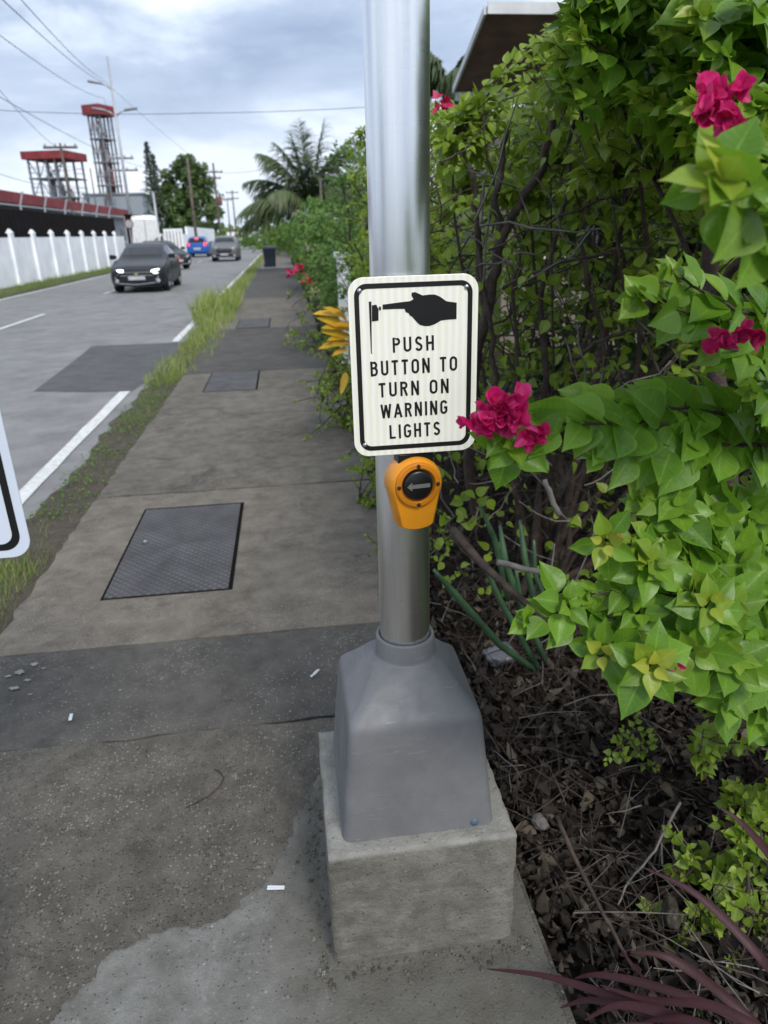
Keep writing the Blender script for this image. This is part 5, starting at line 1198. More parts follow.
# ------------------------------------------------------------------ open steel towers with red hipped hoods
def tower(name, y, pxl, pxr, pyt, w_, dp, zt, zbase, floors, label, hood, nb=3, rusty=True, rot=0):
    c = at((pxl+pxr)/2, pyt, y); t = empty(name, (c.x, y, -.3), rot, label, 'tower'); H_ = zt+.3; hw, hd = w_/2, dp/2
    xs = [-hw+w_*i/nb for i in range(nb+1)]
    for x in xs:
        for yy in (-hd, hd): b = MB(); b.box(x-.10, x+.10, yy-.10, yy+.10, 0, H_-hood); b.build('column', 'steel', t)
    fl = [zbase+(H_-hood-zbase)*k/floors for k in range(floors)]
    for z in fl:
        b = MB(); b.box(-hw-.2, hw+.2, -hd-.2, hd+.2, z, z+.16); f_ = b.build('platform', 'steel', t)
        b = MB()
        for yy in (-hd-.15, hd+.15):
            for dz in (.55, 1.1): b.box(-hw-.2, hw+.2, yy-.03, yy+.03, z+.16+dz, z+.20+dz)
        for xx in (-hw-.15, hw+.15):
            for dz in (.55, 1.1): b.box(xx-.03, xx+.03, -hd, hd, z+.16+dz, z+.20+dz)
        b.build('handrail', 'steel', f_)
    b = MB()   # cross bracing and stair
    dz = (H_-hood-zbase)/floors
    for k, z in enumerate(fl):
        for i in range(nb):
            if (i+k) % 2: b.tube([(xs[i], -hd, z), (xs[i+1], -hd, z+dz)], .06, 4)
            else: b.tube([(xs[i+1], -hd, z), (xs[i], -hd, z+dz)], .06, 4)
    b.build('bracing', 'rust' if rusty else 'steel', t)
    b = MB()
    for k, z in enumerate(fl):
        s_ = 1 if k % 2 else -1
        for q in range(9):
            u = q/8; xx = s_*(hw*.75)*(1-2*u); b.box(xx-.16, xx+.16, -.2, .7, z+.16+dz*u-.04, z+.16+dz*u+.03)
        b.tube([(s_*hw*.75, -.2, z+.16), (-s_*hw*.75, -.2, z+.16+dz)], .09, 4)
    b.build('stair', 'rust' if rusty else 'steel', t)
    for i in range(3 if rusty else 4):   # vessels and ducts inside
        x = -hw*.5+i*hw*.5; b = MB(); b.lathe([(0, zbase-.5), (w_*.10, zbase-.5), (w_*.10, zbase+dz*(floors-.9-.4*i)), (w_*.05, zbase+dz*(floors-.7-.4*i)), (0, zbase+dz*(floors-.6-.4*i))], 12, (x, .3, 0)); b.build('vessel', 'rust' if (rusty and i != 1) else 'galv', t, smooth=.6)
    o = .5; b = MB()
    b.add([(-hw-o, -hd-o, H_-hood), (hw+o, -hd-o, H_-hood), (hw+o, hd+o, H_-hood), (-hw-o, hd+o, H_-hood), (-hw-o, -hd-o, H_-.35*hood*.0), (hw+o, -hd-o, H_), (hw+o, hd+o, H_), (-hw-o, hd+o, H_), (-hw*.5, 0, H_+hood*.1), (hw*.5, 0, H_+hood*.1)],
          [(3, 2, 1, 0), (0, 1, 5, 4), (1, 2, 6, 5), (2, 3, 7, 6), (3, 0, 4, 7), (4, 5, 9, 8), (6, 7, 8, 9), (5, 6, 9), (7, 4, 8)])
    b.build('roof', 'red_roof', t); return t
tower('steel_tower', 100, 26, 82, 154, 4.5, 4.4, at(45, 153, 100).z, 4.4, 3, 'wide low open steel tower with a red roof on the left', .85, 4, False, R(-14))
tower('steel_tower', 120, 86, 110, 107, 2.0, 2.5, at(93, 106, 120).z, 6.0, 4, 'tall narrow rusty steel tower with a red roof', 1.3, 3, True, R(-28))

# ------------------------------------------------------------------ POLES AND WIRES
def upole(name, px, pyt, y, label, r0=.16, r1=.10, arms=(), m='wood_pole', lean=0., lamps=(), box=None, grp='utility poles along the road'):
    c = at(px, pyt, y); t = empty(name, (c.x, y, -.3), 0, label, 'pole', grp); H_ = c.z+.3
    b = MB(); b.tube([(lean*(-H_), 0, 0), (0, 0, H_)], [r0, r1], 10); b.build('pole_shaft', m, t, smooth=True)
    for dz, w_ in arms:
        b = MB(); b.box(-w_/2, w_/2, -.06-r1, .06-r1-.06, H_-dz-.07, H_-dz+.07); a_ = b.build('crossarm', 'wood_pole' if m == 'wood_pole' else 'steel', t)
        for k in range(4):
            x = -w_/2+.12+(w_-.24)*k/3; b = MB(); b.lathe([(0, 0), (.05, 0), (.07, .08), (.035, .16), (0, .18)], 8, (x, -r1-.03, H_-dz+.07)); b.build('insulator', 'galv', a_, smooth=True)
    for dz, s_ in lamps:
        b = MB(); b.tube([(0, 0, H_-dz-.35), (s_*.35, 0, H_-dz-.08), (s_*.65, 0, H_-dz)], .05, 6); a_ = b.build('lamp_arm', 'galv', t, smooth=True)
        b = MB(); b.loft([[Vector((s_*(.6+u*.85), v*wd, H_-dz+w2+u*.12)) for v, w2 in ((-1, 0), (-.7, .09), (.7, .09), (1, 0), (.6, -.05), (-.6, -.05))] for u, wd in ((0, .08), (.3, .15), (.8, .16), (1, .09))]); b.build('lamp_head', 'steel', a_, smooth=.7)
    if box:
        b = MB(); b.lathe([(0, 0), (.22, 0), (.24, .05), (.24, .75), (.2, .82), (0, .86)], 14, (box[1], -.3, H_-box[0])); b.build('transformer', box[2], t, smooth=.6)
    return t
upole('street_lamp', 107, 56, 55, 'tallest pale street lamp pole with two lamp arms near the top', .13, .06, (), 'galv', 0, [(1.55, -1), (3.1, -1), (3.1, 1)], None, None)['category'] = 'street lamp'
upole('utility_pole', 60, 143, 50, 'dark pole with a crossarm in front of the wide red roofed tower', .10, .06, [(.25, 2.0)])
upole('utility_pole', 121, 157, 60, 'slim pole with a double crossarm right of the tall rusty tower', .07, .05, [(.1, 1.8), (.9, 2.2)], 'galv')
upole('utility_pole', 187, 158, 80, 'brown wooden pole in front of the big dark tree', .17, .12, (), lean=0)
upole('utility_pole', 153, 192, 62, 'grey leaning pole left of the big tree', .12, .08, (), 'galv')
upole('utility_pole', 213, 163, 86, 'pole with a transformer right of the big tree', .14, .10, [(.9, 1.9), (1.5, 1.4)], box=(4.2, .35, 'rust'))
upole('utility_pole', 232, 190, 130, 'first of the small far poles beyond the transformer pole', .14, .10, [(.4, 2.0), (1.3, 2.0)])
upole('utility_pole', 227, 198, 160, 'second of the small far poles, slightly left', .14, .10, [(.4, 2.0)])
upole('utility_pole', 90, 168, 70, 'thin short pole at the foot of the tall rusty tower', .06, .05, ())
upole('utility_pole', 320, 178, 24, 'slim brown pole rising from the hedge in front of the palm', .035, .028, ())
def wire(P, sag, label, r_=.012):
    b = MB(); 
    for a, e in zip(P[:-1], P[1:]):
        a, e = Vector(a), Vector(e); n = 16; q = [a.lerp(e, k/n)-Vector((0, 0, sag*4*(k/n)*(1-k/n))) for k in range(n+1)]; b.tube(q, r_, 4, cap=False)
    tag(b.build('overhead_wire', 'wire', fix=False), label, 'wire', 'overhead wires')
hub = at(108, 76, 55); hub2 = at(106, 72, 55)
def thr(px, py, y): return at(px, py, y)
wire([thr(-40, -70, 12), at(101, 78, 55), at(213, 172, 86)], .25, 'wire rising to the upper left corner, upper of the close pair', .012)
wire([thr(-60, -60, 12), at(103, 82, 55)], .25, 'wire rising to the upper left corner, lower of the close pair', .012)
wire([thr(-60, -10, 14), at(104, 98, 55), at(120, 160, 60)], .3, 'third wire from the top at the left, reaching the street lamp', .010)
wire([thr(-60, 20, 14), at(62, 150, 50)], .3, 'wire sloping down to the crossarm of the dark pole', .010)
wire([thr(-60, 62, 16), at(121, 158, 60)], .2, 'thin wire passing behind the tall tower', .010)
wire([thr(-60, 106, 30), at(200, 113, 30), thr(480, 97, 30)], .12, 'long wire crossing the whole sky nearly level', .010)
wire([thr(-60, 150, 24), at(66, 186, 48)], .3, 'low wire at the left edge above the red shed', .010)
wire([at(213, 172, 86), at(322, 152, 50)], .5, 'wire from the transformer pole towards the palm', .014)
wire([at(216, 180, 86), at(232, 196, 130)], .3, 'wire between the transformer pole and the first far pole', .014)
wire([at(121, 160, 60), at(187, 168, 80), at(213, 176, 86)], .4, 'wire strung across the big tree', .012)

# ------------------------------------------------------------------ farther walls, tower block, distance
fw = empty('far_wall', (-8.9, 82, -.15), 0, 'far white wall beside the road beyond the blue car', 'wall'); b = MB(); b.box(-.1, .1, -22, -8, -.2, 1.9); b.build('wall_panel', 'white_paint', fw)
b = MB(); b.box(-.1, .1, -8, 22, -.2, 2.55); b.build('wall_panel', 'white_paint', fw)
c0 = at(170, 245, 62); c1 = at(186, 245, 62)
gt = empty('barred_gate', (0, 0, 0), 0, 'white gate with dark vertical gaps left of the blue car', 'gate')
w_ = c1.x-c0.x
b = MB(); b.box(c0.x, c1.x, 60, 60.1, -.1, .35); b.box(c0.x, c1.x, 60, 60.1, 1.95, 2.1); b.build('rail', 'white_paint', gt)
for k in range(6): b = MB(); x = c0.x+w_*k/5; b.box(x-.09, x+.09, 59.95, 60.15, -.15, 2.1); b.build('bar', 'white_paint', gt)
b = MB(); b.box(c0.x, c1.x, 60.2, 60.25, .1, 2.0); b.build('backing', 'fence_dark', gt)
for px in (128, 134):
    c = at(px, 216, 50); b = MB(); b.box(-.17, .17, -.17, .17, 0, c.z+.15); b.box(-.22, .22, -.22, .22, c.z+.152, c.z+.25); tag(b.build('gate_post', 'fence_dark', loc=(c.x, 50 if px < 130 else 51, -.15)), ('left dark gate post at the end of the white wall' if px < 130 else 'right dark gate post, next to the white van'), 'post', 'dark gate posts')
c = at(129, 224, 47); rs = empty('road_sign', (c.x, 47, -.15), 0, 'small round road sign on a post at the end of the white wall', 'sign')
b = MB(); b.tube([(0, 0, 0), (0, 0, c.z+.4)], .035, 8); b.build('post', 'galv', rs)
b = MB(); b.lathe([(0, -.06), (.26, -.06), (.26, -.04), (0, -.04)], 24, (0, 0, c.z+.15), 'Y'); b.build('disc', 'galv', rs); b = MB(); b.lathe([(.21, -.066), (.27, -.066), (.27, -.060), (.21, -.060)], 24, (0, 0, c.z+.15), 'Y'); b.build('rim', 'rust', rs)
c = at(264, 207, 210); bt_ = empty('far_tower', (c.x, 210, -.3), 0, 'tiny cream tower block far down the road', 'building')
b = MB(); b.box(-1.3, 1.3, -1.3, 1.3, 0, c.z+.3-.8); b.build('wall', 'cream', bt_); b = MB(); b.box(-.9, .9, -.9, .9, c.z-.5, c.z+.3); b.build('roof', 'cream', bt_)
for z in (4.5, 6.2): b = MB(); b.box(-.5, .5, -1.34, -1.31, z, z+.8); b.build('window', 'pane', bt_)
c = at(240, 231, 230); bd = empty('far_building', (c.x, 230, -.3), 0, 'low pale building at the end of the road', 'building'); b = MB(); b.box(-4, 5, 0, 6, 0, c.z+.3); b.build('wall', 'white_paint', bd); b = MB(); b.box(-4.3, 5.3, -.3, 6.3, c.z+.302, c.z+.7); b.build('roof', 'rust', bd)
# distant belt of trees that closes the view
L = LB(); random.seed(44)
for i in range(9000):
    a = R(random.uniform(-50, 62)); d_ = random.uniform(230, 300) if not (-12 < math.degrees(a) < -1.5) else random.uniform(300, 380); h_ = (3.8+1.6*math.sin(a*40)+1.2*math.sin(a*97+1))*(d_/260)*random.random()**.6
    L.add((math.sin(a)*d_, math.cos(a)*d_, h_-.4), rv(), Vector((0, -1, .6))+rv(.5), random.uniform(1.2, 3.0), random.random()**3*.4)
tag(L.build('distant_trees', 'leaf_far', None, T_LO, 44), 'low belt of far-off trees along the horizon', 'trees', kind='stuff')

# ------------------------------------------------------------------ right side: gate posts, house, bin
for px, pyt, y, lab in ((343, 258, 9.2, 'pale gate post showing through the hedge nearest to the sign'), (313, 246, 19, 'pale wall end farther along the hedge')):
    c = at(px, pyt, y); b = MB(); wd = .075 if y < 10 else .16
    b.box(-wd, wd, -.13, .13, 0, c.z+.12); b.box(-wd-.03, wd+.03, -.16, .16, c.z+.122, c.z+.19)
    tag(bevel(b.build('gate_post', 'cream' if y > 10 else 'white_paint', loc=(c.x, y, -.12)), .008), lab, 'post', 'pale gate posts in the hedge')
# house: mono-pitch eave seen from below
hn = empty('house', (3.6, 9.5, -.12), 0, 'house whose brown eave with a white fascia juts out above the hedge', 'house'); ho = Vector(hn.location)
A_ = at(487, 12, 7.6); B_ = at(455, 92, 9.0); dx = 5.0
C_ = A_+Vector((dx, 0, .02)); D_ = B_+Vector((dx, 0, 0))
b = MB(); q = [p-ho for p in (A_, C_, D_, B_)]; up = Vector((0, 0, .045)); b.add([*q, *[p+up for p in q]], [(0, 1, 2, 3), (7, 6, 5, 4), (0, 1, 5, 4), (1, 2, 6, 5), (2, 3, 7, 6), (3, 0, 4, 7)]); b.build('roof', 'brown_soffit', hn)
def board(p, q_, h0, h1, off):
    b = MB(); p, q_ = p-ho, q_-ho; o_ = Vector(off); b.add([p+o_*.2+Vector((0, 0, h0)), q_+o_*.2+Vector((0, 0, h0)), q_+o_*.2+Vector((0, 0, h1)), p+o_*.2+Vector((0, 0, h1)), p+o_*1+Vector((0, 0, h0)), q_+o_*1+Vector((0, 0, h0)), q_+o_*1+Vector((0, 0, h1)), p+o_*1+Vector((0, 0, h1))], [(0, 1, 2, 3), (7, 6, 5, 4), (0, 1, 5, 4), (1, 2, 6, 5), (2, 3, 7, 6), (3, 0, 4, 7)])
    b.build('fascia', 'fascia', hn)
board(A_, C_, -.02, .075, (0, -.03, 0)); board(B_, A_, -.02, .05, (-.03, 0, 0)); board(B_, B_+Vector((dx, 0, 0)), -.09, -.003, (0, -.02, 0))
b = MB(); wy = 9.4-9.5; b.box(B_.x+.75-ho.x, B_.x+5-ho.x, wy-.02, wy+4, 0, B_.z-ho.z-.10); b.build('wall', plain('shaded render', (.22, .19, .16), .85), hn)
b = MB(); b.box(B_.x+1.0-ho.x, B_.x+2.2-ho.x, wy-.06, wy-.025, 1.3, 2.4); w1 = b.build('window', 'pane', hn); b = MB(); b.box(B_.x+.95-ho.x, B_.x+2.25-ho.x, wy-.09, wy-.061, 1.2, 1.3); b.build('sill', 'white', w1)
c = at(270.5, 268, 36); wb = empty('wheelie_bin', (c.x, 36, 0), R(5), 'dark blue-grey bin standing on the path beyond the pale slab', 'bin')
b = MB(); b.loft([rsq(.24, .05, .06), rsq(.26, .05, .3), rsq(.295, .05, .86), rsq(.31, .05, .88)]); b.build('body', 'bin', wb, smooth=.7)
b = MB(); b.loft([rsq(.315, .05, .882), rsq(.318, .06, .92), rsq(.27, .08, .99), rsq(.12, .06, 1.02)]); b.build('lid', 'bin', wb, smooth=.7)
for s_ in (-1, 1): b = MB(); b.lathe([(0, -.03), (.1, -.03), (.1, .03), (0, .03)], 16, (s_*.25, .22, .1), 'X'); b.build('wheel', 'rubber', wb)

# ------------------------------------------------------------------ VEHICLES
def car(name, label, paint, loc, rz, kind='sedan', lamps='head_off', tails='tail_on', cat='car', emblem=False, grp='cars on the road', red=False):
    """body lofted along its length: nose at -Y"""
    t = empty(name, loc, rz, label, cat, grp)
    S = {  # y, sill, belt, top, w_low, w_belt, w_top
     'sedan': [(-2.10, .34, .52, .56, .55, .58, .50), (-2.04, .24, .66, .70, .74, .76, .62), (-1.85, .20, .76, .80, .83, .84, .70), (-1.40, .19, .86, .90, .86, .87, .74), (-1.02, .19, .94, .97, .86, .88, .74), (-.42, .19, .97, 1.32, .86, .88, .60), (-.10, .19, .98, 1.44, .86, .88, .58), (.50, .19, .99, 1.48, .86, .88, .58), (1.00, .19, 1.00, 1.44, .86, .88, .57), (1.45, .20, 1.02, 1.30, .85, .87, .58), (1.95, .24, 1.02, 1.06, .82, .84, .66), (2.10, .34, .80, .84, .74, .76, .62)],
     'suv': [(-2.15, .40, .70, .76, .60, .64, .56), (-2.08, .28, .86, .90, .80, .82, .70), (-1.80, .24, .98, 1.02, .88, .89, .76), (-1.15, .23, 1.05, 1.08, .90, .91, .78), (-.55, .23, 1.08, 1.50, .90, .91, .64), (-.20, .23, 1.09, 1.60, .90, .91, .64), (.60, .23, 1.10, 1.65, .90, .91, .64), (1.40, .23, 1.12, 1.62, .90, .91, .63), (1.85, .26, 1.12, 1.52, .89, .89, .62), (2.08, .32, 1.05, 1.14, .84, .86, .70), (2.15, .40, .80, .84, .78, .80, .68)],
     'van': [(-2.5, .40, .90, .96, .70, .74, .64), (-2.42, .28, 1.1, 1.16, .88, .90, .78), (-2.0, .26, 1.25, 1.32, .93, .94, .82), (-1.55, .26, 1.3, 2.0, .93, .94, .74), (-1.2, .26, 1.3, 2.22, .93, .94, .80), (0, .26, 1.3, 2.28, .93, .94, .82), (1.6, .26, 1.3, 2.28, .93, .94, .82), (2.4, .28, 1.3, 2.22, .92, .93, .80), (2.5, .36, 1.2, 2.1, .88, .90, .76)]}[kind]
    def sec(q):
        y, zs, zb, zt, wl, wb_, wt_ = q; m_ = (zs+zb)/2
        half = [(wl*.92, zs), (wl, zs+.10), (wb_+.015, m_), (wb_, zb-.05), (wb_-.03, zb), (wt_+(.03 if zt-zb > .2 else .05), max(zb+.01, zt-.07)), (wt_-.04, max(zb+.02, zt-.015)), (wt_*.5, zt+.012)]
        return [Vector((x, y, z)) for x, z in half]+[Vector((-x, y, z)) for x, z in reversed(half)]
    # refine along the length
    SS = []
    for i in range(len(S)-1):
        for k in range(3): SS.append(tuple(S[i][j]+(S[i+1][j]-S[i][j])*k/3 for j in range(7)))
    SS.append(S[-1])
    secs = [sec(q) for q in SS]; b = MB(); b.loft(secs); body = b.build('body', paint, t, smooth=.55)
    def panel(nm, i0, i1, j0, j1, m_, parent=t, off=.008, ins=.0, mirror=False):
        b = MB()
        for sgn_ in ((1, -1) if mirror else (1,)):
            vs = []; 
            for i in range(i0, i1+1):
                for j in range(j0, j1+1):
                    p = secs[i][j % 16].copy()
                    if i in (i0, i1): q2 = secs[i+(1 if i == i0 else -1)][j % 16]; p = p.lerp(q2, .12)
                    if j in (j0, j1): q2 = secs[i][(j+(1 if j == j0 else -1)) % 16]; p = p.lerp(q2, .12)
                    c_ = Vector((0, p.y*.9, .9)); p += (p-c_).normalized()*off; p.x *= sgn_; vs.append(p)
            n = j1-j0+1; b.add(vs, [(a*n+q, a*n+q+1, (a+1)*n+q+1, (a+1)*n+q) for a in range(i1-i0) for q in range(n-1)])
        return b.build(nm, m_, parent, smooth=True)
    ws0, ws1, rf, rr_, re = {'sedan': (4, 5, 6, 9, 10), 'suv': (3, 4, 5, 8, 9), 'van': (2, 3, 4, 5, 7)}[kind]
    panel('windshield', ws0*3+1, (ws1)*3+1, 6, 9, 'glass_dark')
    if kind != 'van': panel('rear_window', (rr_)*3, re*3, 6, 9, 'glass_dark')
    else:
        b = MB(); b.box(-.012, .012, 2.505, 2.53, .5, 2.1); b.build('door_seam', 'rubber', t); b = MB(); b.box(.04, .16, 2.53, 2.57, 1.05, 1.12); b.build('door_handle', 'rubber', t)
    for s_ in (1, -1):
        for (a, e) in {'sedan': ((15, 20), (21, 26)), 'suv': ((13, 18), (19, 24)), 'van': ((10, 13), (13, 15))}[kind]:
            b = MB(); vs = []
            for i in range(a, e+1):
                lo, hi = secs[i][4], secs[i][5]
                for u in (.06, .5, .94): p = lo.lerp(hi, u)+Vector((.010, 0, 0)); p.x *= s_; vs.append(p)
            b.add(vs, [(k*3+q, k*3+q+1, k*3+q+4, k*3+q+3) for k in range(e-a) for q in range(2)]); b.build('side_window', 'glass_dark', t, smooth=True)
        b = MB(); p = secs[ws1*3-1][4]; b.loft([[Vector((s_*(p.x+u), p.y-.02+v*.06*k, p.z+.10+w2*.07*k)) for v, w2 in ((-1, -1), (1, -1), (1, 1), (-1, 1))] for u, k in ((-.02, .4), (.06, 1.), (.18, 1.1), (.21, .8))]); b.build('mirror', paint, t, smooth=.6)
        fz = S[2][2]; y0 = S[1][0]
        b = MB(); cc = Vector((s_*S[1][5]*.80, y0+.03, fz-.12)); b.loft([[cc+Vector((s_*u*.0+v*k*.20, (.22 if v*s_ > .3 else (.0 if v*s_ > -.5 else -.03))+d_, w2*k*.072)) for v, w2 in ((-1, -.4), (-.6, .6), (.2, 1), (1, .9), (1, -.1), (.3, -.9), (-.5, -.9))] for d_, k, u in ((.08, 1.0, 0), (-.045, 1., 0), (-.07, .8, 0))])
        b.build('headlight', lamps, t, smooth=.6)
        b = MB(); cc = Vector((s_*S[1][5]*.82, y0-.01, .36)); b.lathe([(0, -.05), (.07, -.05), (.085, .05)], 12, cc, 'Y'); b.build('fog_lamp', 'head_off' if lamps == 'head_off' else 'plate', t, smooth=True)
        yb = S[-1][0]; zl = S[-2][2]
        b = MB(); cc = Vector((s_*S[-2][5]*.84, yb-.12, zl-.14+(.1 if kind == 'suv' else 0))); b.loft([[cc+Vector((v*k*.15, d_-(.12 if v*s_ > .4 else 0), w2*k*(.16 if kind == 'suv' else .10))) for v, w2 in ((-1, -.7), (-.9, .7), (.9, 1), (1, -1))] for d_, k in ((-.1, 1.), (.11, 1.), (.14, .8))])
        b.build('tail_light', tails, t, smooth=.6)
    for s_ in (1, -1):
        for a in {'sedan': (15, 20, 25), 'suv': (13, 18, 23), 'van': (9, 13)}[kind]:
            b = MB(); P_ = [secs[a][j].copy() for j in (1, 2, 3, 4)]
            for p in P_: p.x = s_*(p.x+.003)
            b.tube(P_, .007, 4, cap=False); b.build('door_seam', 'rubber', t)
        b = MB(); p = secs[17][3].lerp(secs[17][2], .15); b.box(s_*(p.x+.012)-.014, s_*(p.x+.012)+.014, p.y-.08, p.y+.08, p.z-.012, p.z+.012); b.build('door_handle', 'chrome', t)
    # grille, intake, plate
    y0 = S[0][0]; z1 = S[0][3]
    b = MB(); b.prism([(-.46, z1-.16), (.46, z1-.16), (.54, z1+.02), (.50, z1+.08), (-.50, z1+.08), (-.54, z1+.02)], y0-.035, y0+.1); g_ = b.build('grille', 'black', t)
    for k in range(2): b = MB(); b.box(-.5, .5, y0-.05, y0-.036, z1-.03+.09*k-.005, z1-.03+.09*k+.012); b.build('trim', 'chrome', g_)
    b = MB(); b.prism([(-.62, .27), (.62, .27), (.54, .47), (-.54, .47)], y0-.02, y0+.12); b.build('air_intake', 'black', t)
    b = MB(); b.tube([(-.68, y0-.03, .50), (-.56, y0-.06, .30), (0, y0-.075, .255), (.56, y0-.06, .30), (.68, y0-.03, .50)], .013, 6); b.build('bumper_trim', 'chrome', t)
    b = MB(); b.box(-.26, .26, y0-.065, y0-.05, .40, .51); pl_ = b.build('number_plate', 'plate', t)
    b = MB(); b.box(-.26, .26, S[-1][0]+.035, S[-1][0]+.05, .62, .73); b.box(-.3, .3, S[-1][0]-.1, S[-1][0]+.034, .58, .77); b.build('rear_plate', 'plate', t)
    if emblem:
        b = MB(); b.prism([(-.10, -.022), (-.035, -.022), (-.042, -.045), (.03, -.045), (.037, -.022), (.085, -.022), (.10, .022), (.035, .022), (.042, .045), (-.03, .045), (-.037, .022), (-.085, .022)], -.012, 0, org=(0, y0-.052, z1+.02)); e_ = b.build('emblem', 'gold', g_); e_.scale = (.62, 1, .62); e_.location = (0, 0, (z1+.02)*.38)
    if red:
        b = MB(); cr_ = S[-3][3]; b.loft([[Vector((.20*math.cos(a)*k, S[-3][0]-.1+d_*.12, cr_-.08+.11*math.sin(a)*k)) for a in [PI*2*q/12 for q in range(12)]] for d_, k in ((-1, .5), (-.5, .9), (.5, 1), (1.2, .9), (1.7, .5))]); b.build('high_brake_light', 'tail_on', t, smooth=True)
    ax = (S[0][0]+.82, S[-1][0]-.80); wr = .32 if kind == 'sedan' else .36
    for yy in ax:
        for s_ in (-1, 1):
            xw = s_*(S[3][4]-.11)
            b = MB(); b.lathe([(wr+.055, -.05), (wr+.06, .128), (0, .128)], 28, (s_*(S[3][4]-.115), yy, wr), 'X'); 
            b = MB(); b.lathe([(wr*.62, -.10), (wr*.95, -.11), (wr, -.07), (wr, .07), (wr*.95, .118), (wr*.64, .112), (wr*.60, .08)], 28, (0, 0, 0), 'X')
            wv_ = b.build('wheel', 'rubber', t, smooth=.7); wv_.location = (xw, yy, wr); wv_.rotation_euler = (0, 0, 0 if s_ > 0 else PI)
            b = MB(); b.lathe([(wr*.60, .10), (wr*.57, .06)], 28, (0, 0, 0), 'X'); b.lathe([(0, .105), (wr*.14, .10), (wr*.15, .05)], 16, (0, 0, 0), 'X')
            for k in range(5):
                a = k*2*PI/5; ca, sa = math.cos(a), math.sin(a); b.prism([(wr*(.1*ca-.07*sa), wr*(.1*sa+.07*ca)), (wr*(.1*ca+.07*sa), wr*(.1*sa-.07*ca)), (wr*(.6*ca+.05*sa), wr*(.6*sa-.05*ca)), (wr*(.6*ca-.05*sa), wr*(.6*sa+.05*ca))], .07, .098, 'X')
            b.lathe([(0, .04), (wr*.6, .04)], 20, (0, 0, 0), 'X'); b.build('rim', 'galv', wv_)
            b = MB(); n = 20; R0 = wr+.05
            b.loft([[Vector((s_*(S[3][4]-.05+o_), yy+rad*math.cos(PI*k/n), wr+rad*math.sin(PI*k/n))) for rad, o_ in ((R0-.015, -.02), (R0-.015, .058), (R0+.03, .066), (R0+.03, -.02))] for k in range(n+1)]); b.build('wheel_arch', 'rubber', t, smooth=.6)
    return t
RZ = -.142
c = at(143, 292, 24.3); car('parked_car' if False else 'hatchback_car', 'dark grey car with its headlights on driving towards the camera', 'car_dark', (at(139, 291, 24.3).x, 26.4, RZ), R(0), 'sedan', 'head_on', emblem=True)
cx1 = at(225.5, 261, 52.5).x; car('silver_car', 'silver grey car farther back, right of the blue one, facing the camera', 'car_silver', (cx1, 54.2, RZ), 0, 'suv', 'head_off')
cx2 = at(199.5, 256, 66).x; car('blue_suv', 'bright blue car seen from behind with red brake lights on', 'car_blue', (cx2, 67, RZ), PI, 'suv', 'head_off', red=True)
cx3 = at(160, 256, 42).x; car('black_car', 'black car half hidden behind the dark grey car, by the white wall', 'car_black', (cx3, 43, RZ), R(30), 'sedan', 'head_off', 'plate')
cx4 = at(141, 240, 49).x; vn = car('white_van', 'tall white van parked at the gateway behind the dark grey car', 'van_white', (cx4, 51.0, RZ), R(190), 'van', 'head_off', 'plate', cat='van'); vn.scale = (.92, .7, 1.30)
for px, y, pnt, kd, lab in ((263, 118, 'car_white', 'suv', 'tiny white car far down the road by the path'), (257, 132, 'car_silver', 'sedan', 'tiny grey car farthest down the road')):
    car('distant_car', lab, pnt, (at(px, 245, y).x, y, RZ), 0, kd, 'head_off')
c = at(151, 237, 43); broad((c.x-.8, 47.5, -.15), [(0, 0, .9, .6, .9), (.3, 0, 1.2, .4, .9)], 'small dark round shrub beside the white van', 300, name='round_shrub', n=500, leaf=.12, lm='leaf_tree', trunk=.05, cat='shrub')

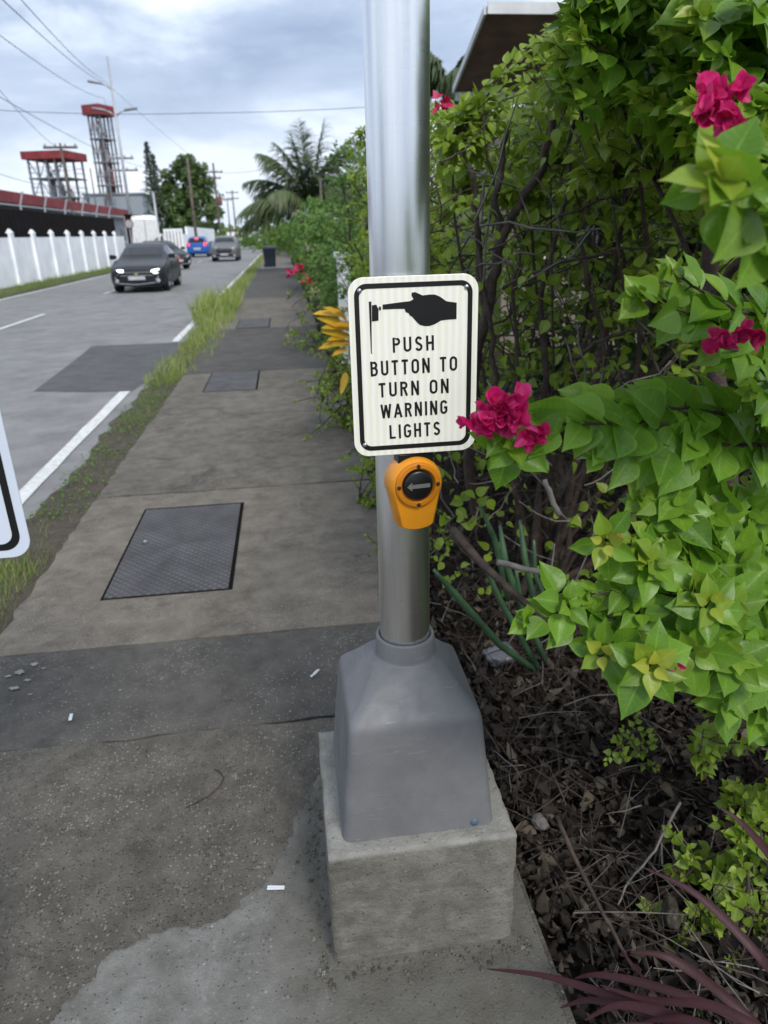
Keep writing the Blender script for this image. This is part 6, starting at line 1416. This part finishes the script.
# ------------------------------------------------------------------ sky and light
w = bpy.data.worlds.new('World'); scene.world = w; w.use_nodes = True; nt = w.node_tree
bg = nt.nodes['Background']
SUN_EL, SUN_AZ = R(44), R(162)   # azimuth measured clockwise from +Y: behind the camera, a little to the left
sky = nt.nodes.new('ShaderNodeTexSky'); sky.sky_type = 'NISHITA'; sky.sun_disc = False
sky.sun_elevation = SUN_EL; sky.sun_rotation = SUN_AZ; sky.dust_density = 2.0
tc = nt.nodes.new('ShaderNodeTexCoord'); mp = nt.nodes.new('ShaderNodeMapping'); mp.inputs['Scale'].default_value = (1, 1, 2.6); mp.inputs['Location'].default_value = (.35, 2.1, .4)
nt.links.new(tc.outputs['Generated'], mp.inputs['Vector'])
n1 = noise(nt, mp.outputs['Vector'], 1.7, 8, .52, .35)
n2 = noise(nt, mp.outputs['Vector'], 4.2, 9, .58, .5)
mm = nt.nodes.new('ShaderNodeMath'); mm.operation = 'MULTIPLY_ADD'; nt.links.new(n2, mm.inputs[0]); mm.inputs[1].default_value = .42; nt.links.new(n1, mm.inputs[2])
cloud = ramp(nt, mm.outputs[0], [(.54, (3.1, 4.05, 5.7)), (.66, (4.5, 5.5, 7.2)), (.76, (7.6, 8.5, 9.8)), (.90, (11.0, 11.2, 11.4))])
# a paler, milky band low on the horizon
sx = nt.nodes.new('ShaderNodeSeparateXYZ'); nt.links.new(tc.outputs['Generated'], sx.inputs[0])
low = ramp(nt, sx.outputs[2], [(.0, .75), (.22, 0)])
cloud = mixc(nt, low, cloud, (6.9, 7.8, 9.2))
# thin gaps let the real sky through
gap = ramp(nt, n2, [(.60, 0), (.75, .35)])
nt.links.new(mixc(nt, gap, cloud, sky.outputs[0]), bg.inputs['Color']); bg.inputs['Strength'].default_value = .075
sl = bpy.data.lights.new('sun', 'SUN'); sl.energy = 1.5; sl.angle = R(16); sl.color = (1, .96, .90)
so = bpy.data.objects.new('sun', sl); COL.objects.link(so)
d = Vector((math.sin(SUN_AZ)*math.cos(SUN_EL), math.cos(SUN_AZ)*math.cos(SUN_EL), math.sin(SUN_EL)))
so.rotation_euler = d.to_track_quat('Z', 'Y').to_euler()
vs_ = scene.view_settings; vs_.view_transform = 'Standard'; vs_.look = 'None'; vs_.exposure = 0.72; vs_.gamma = 1; vs_.use_curve_mapping = False
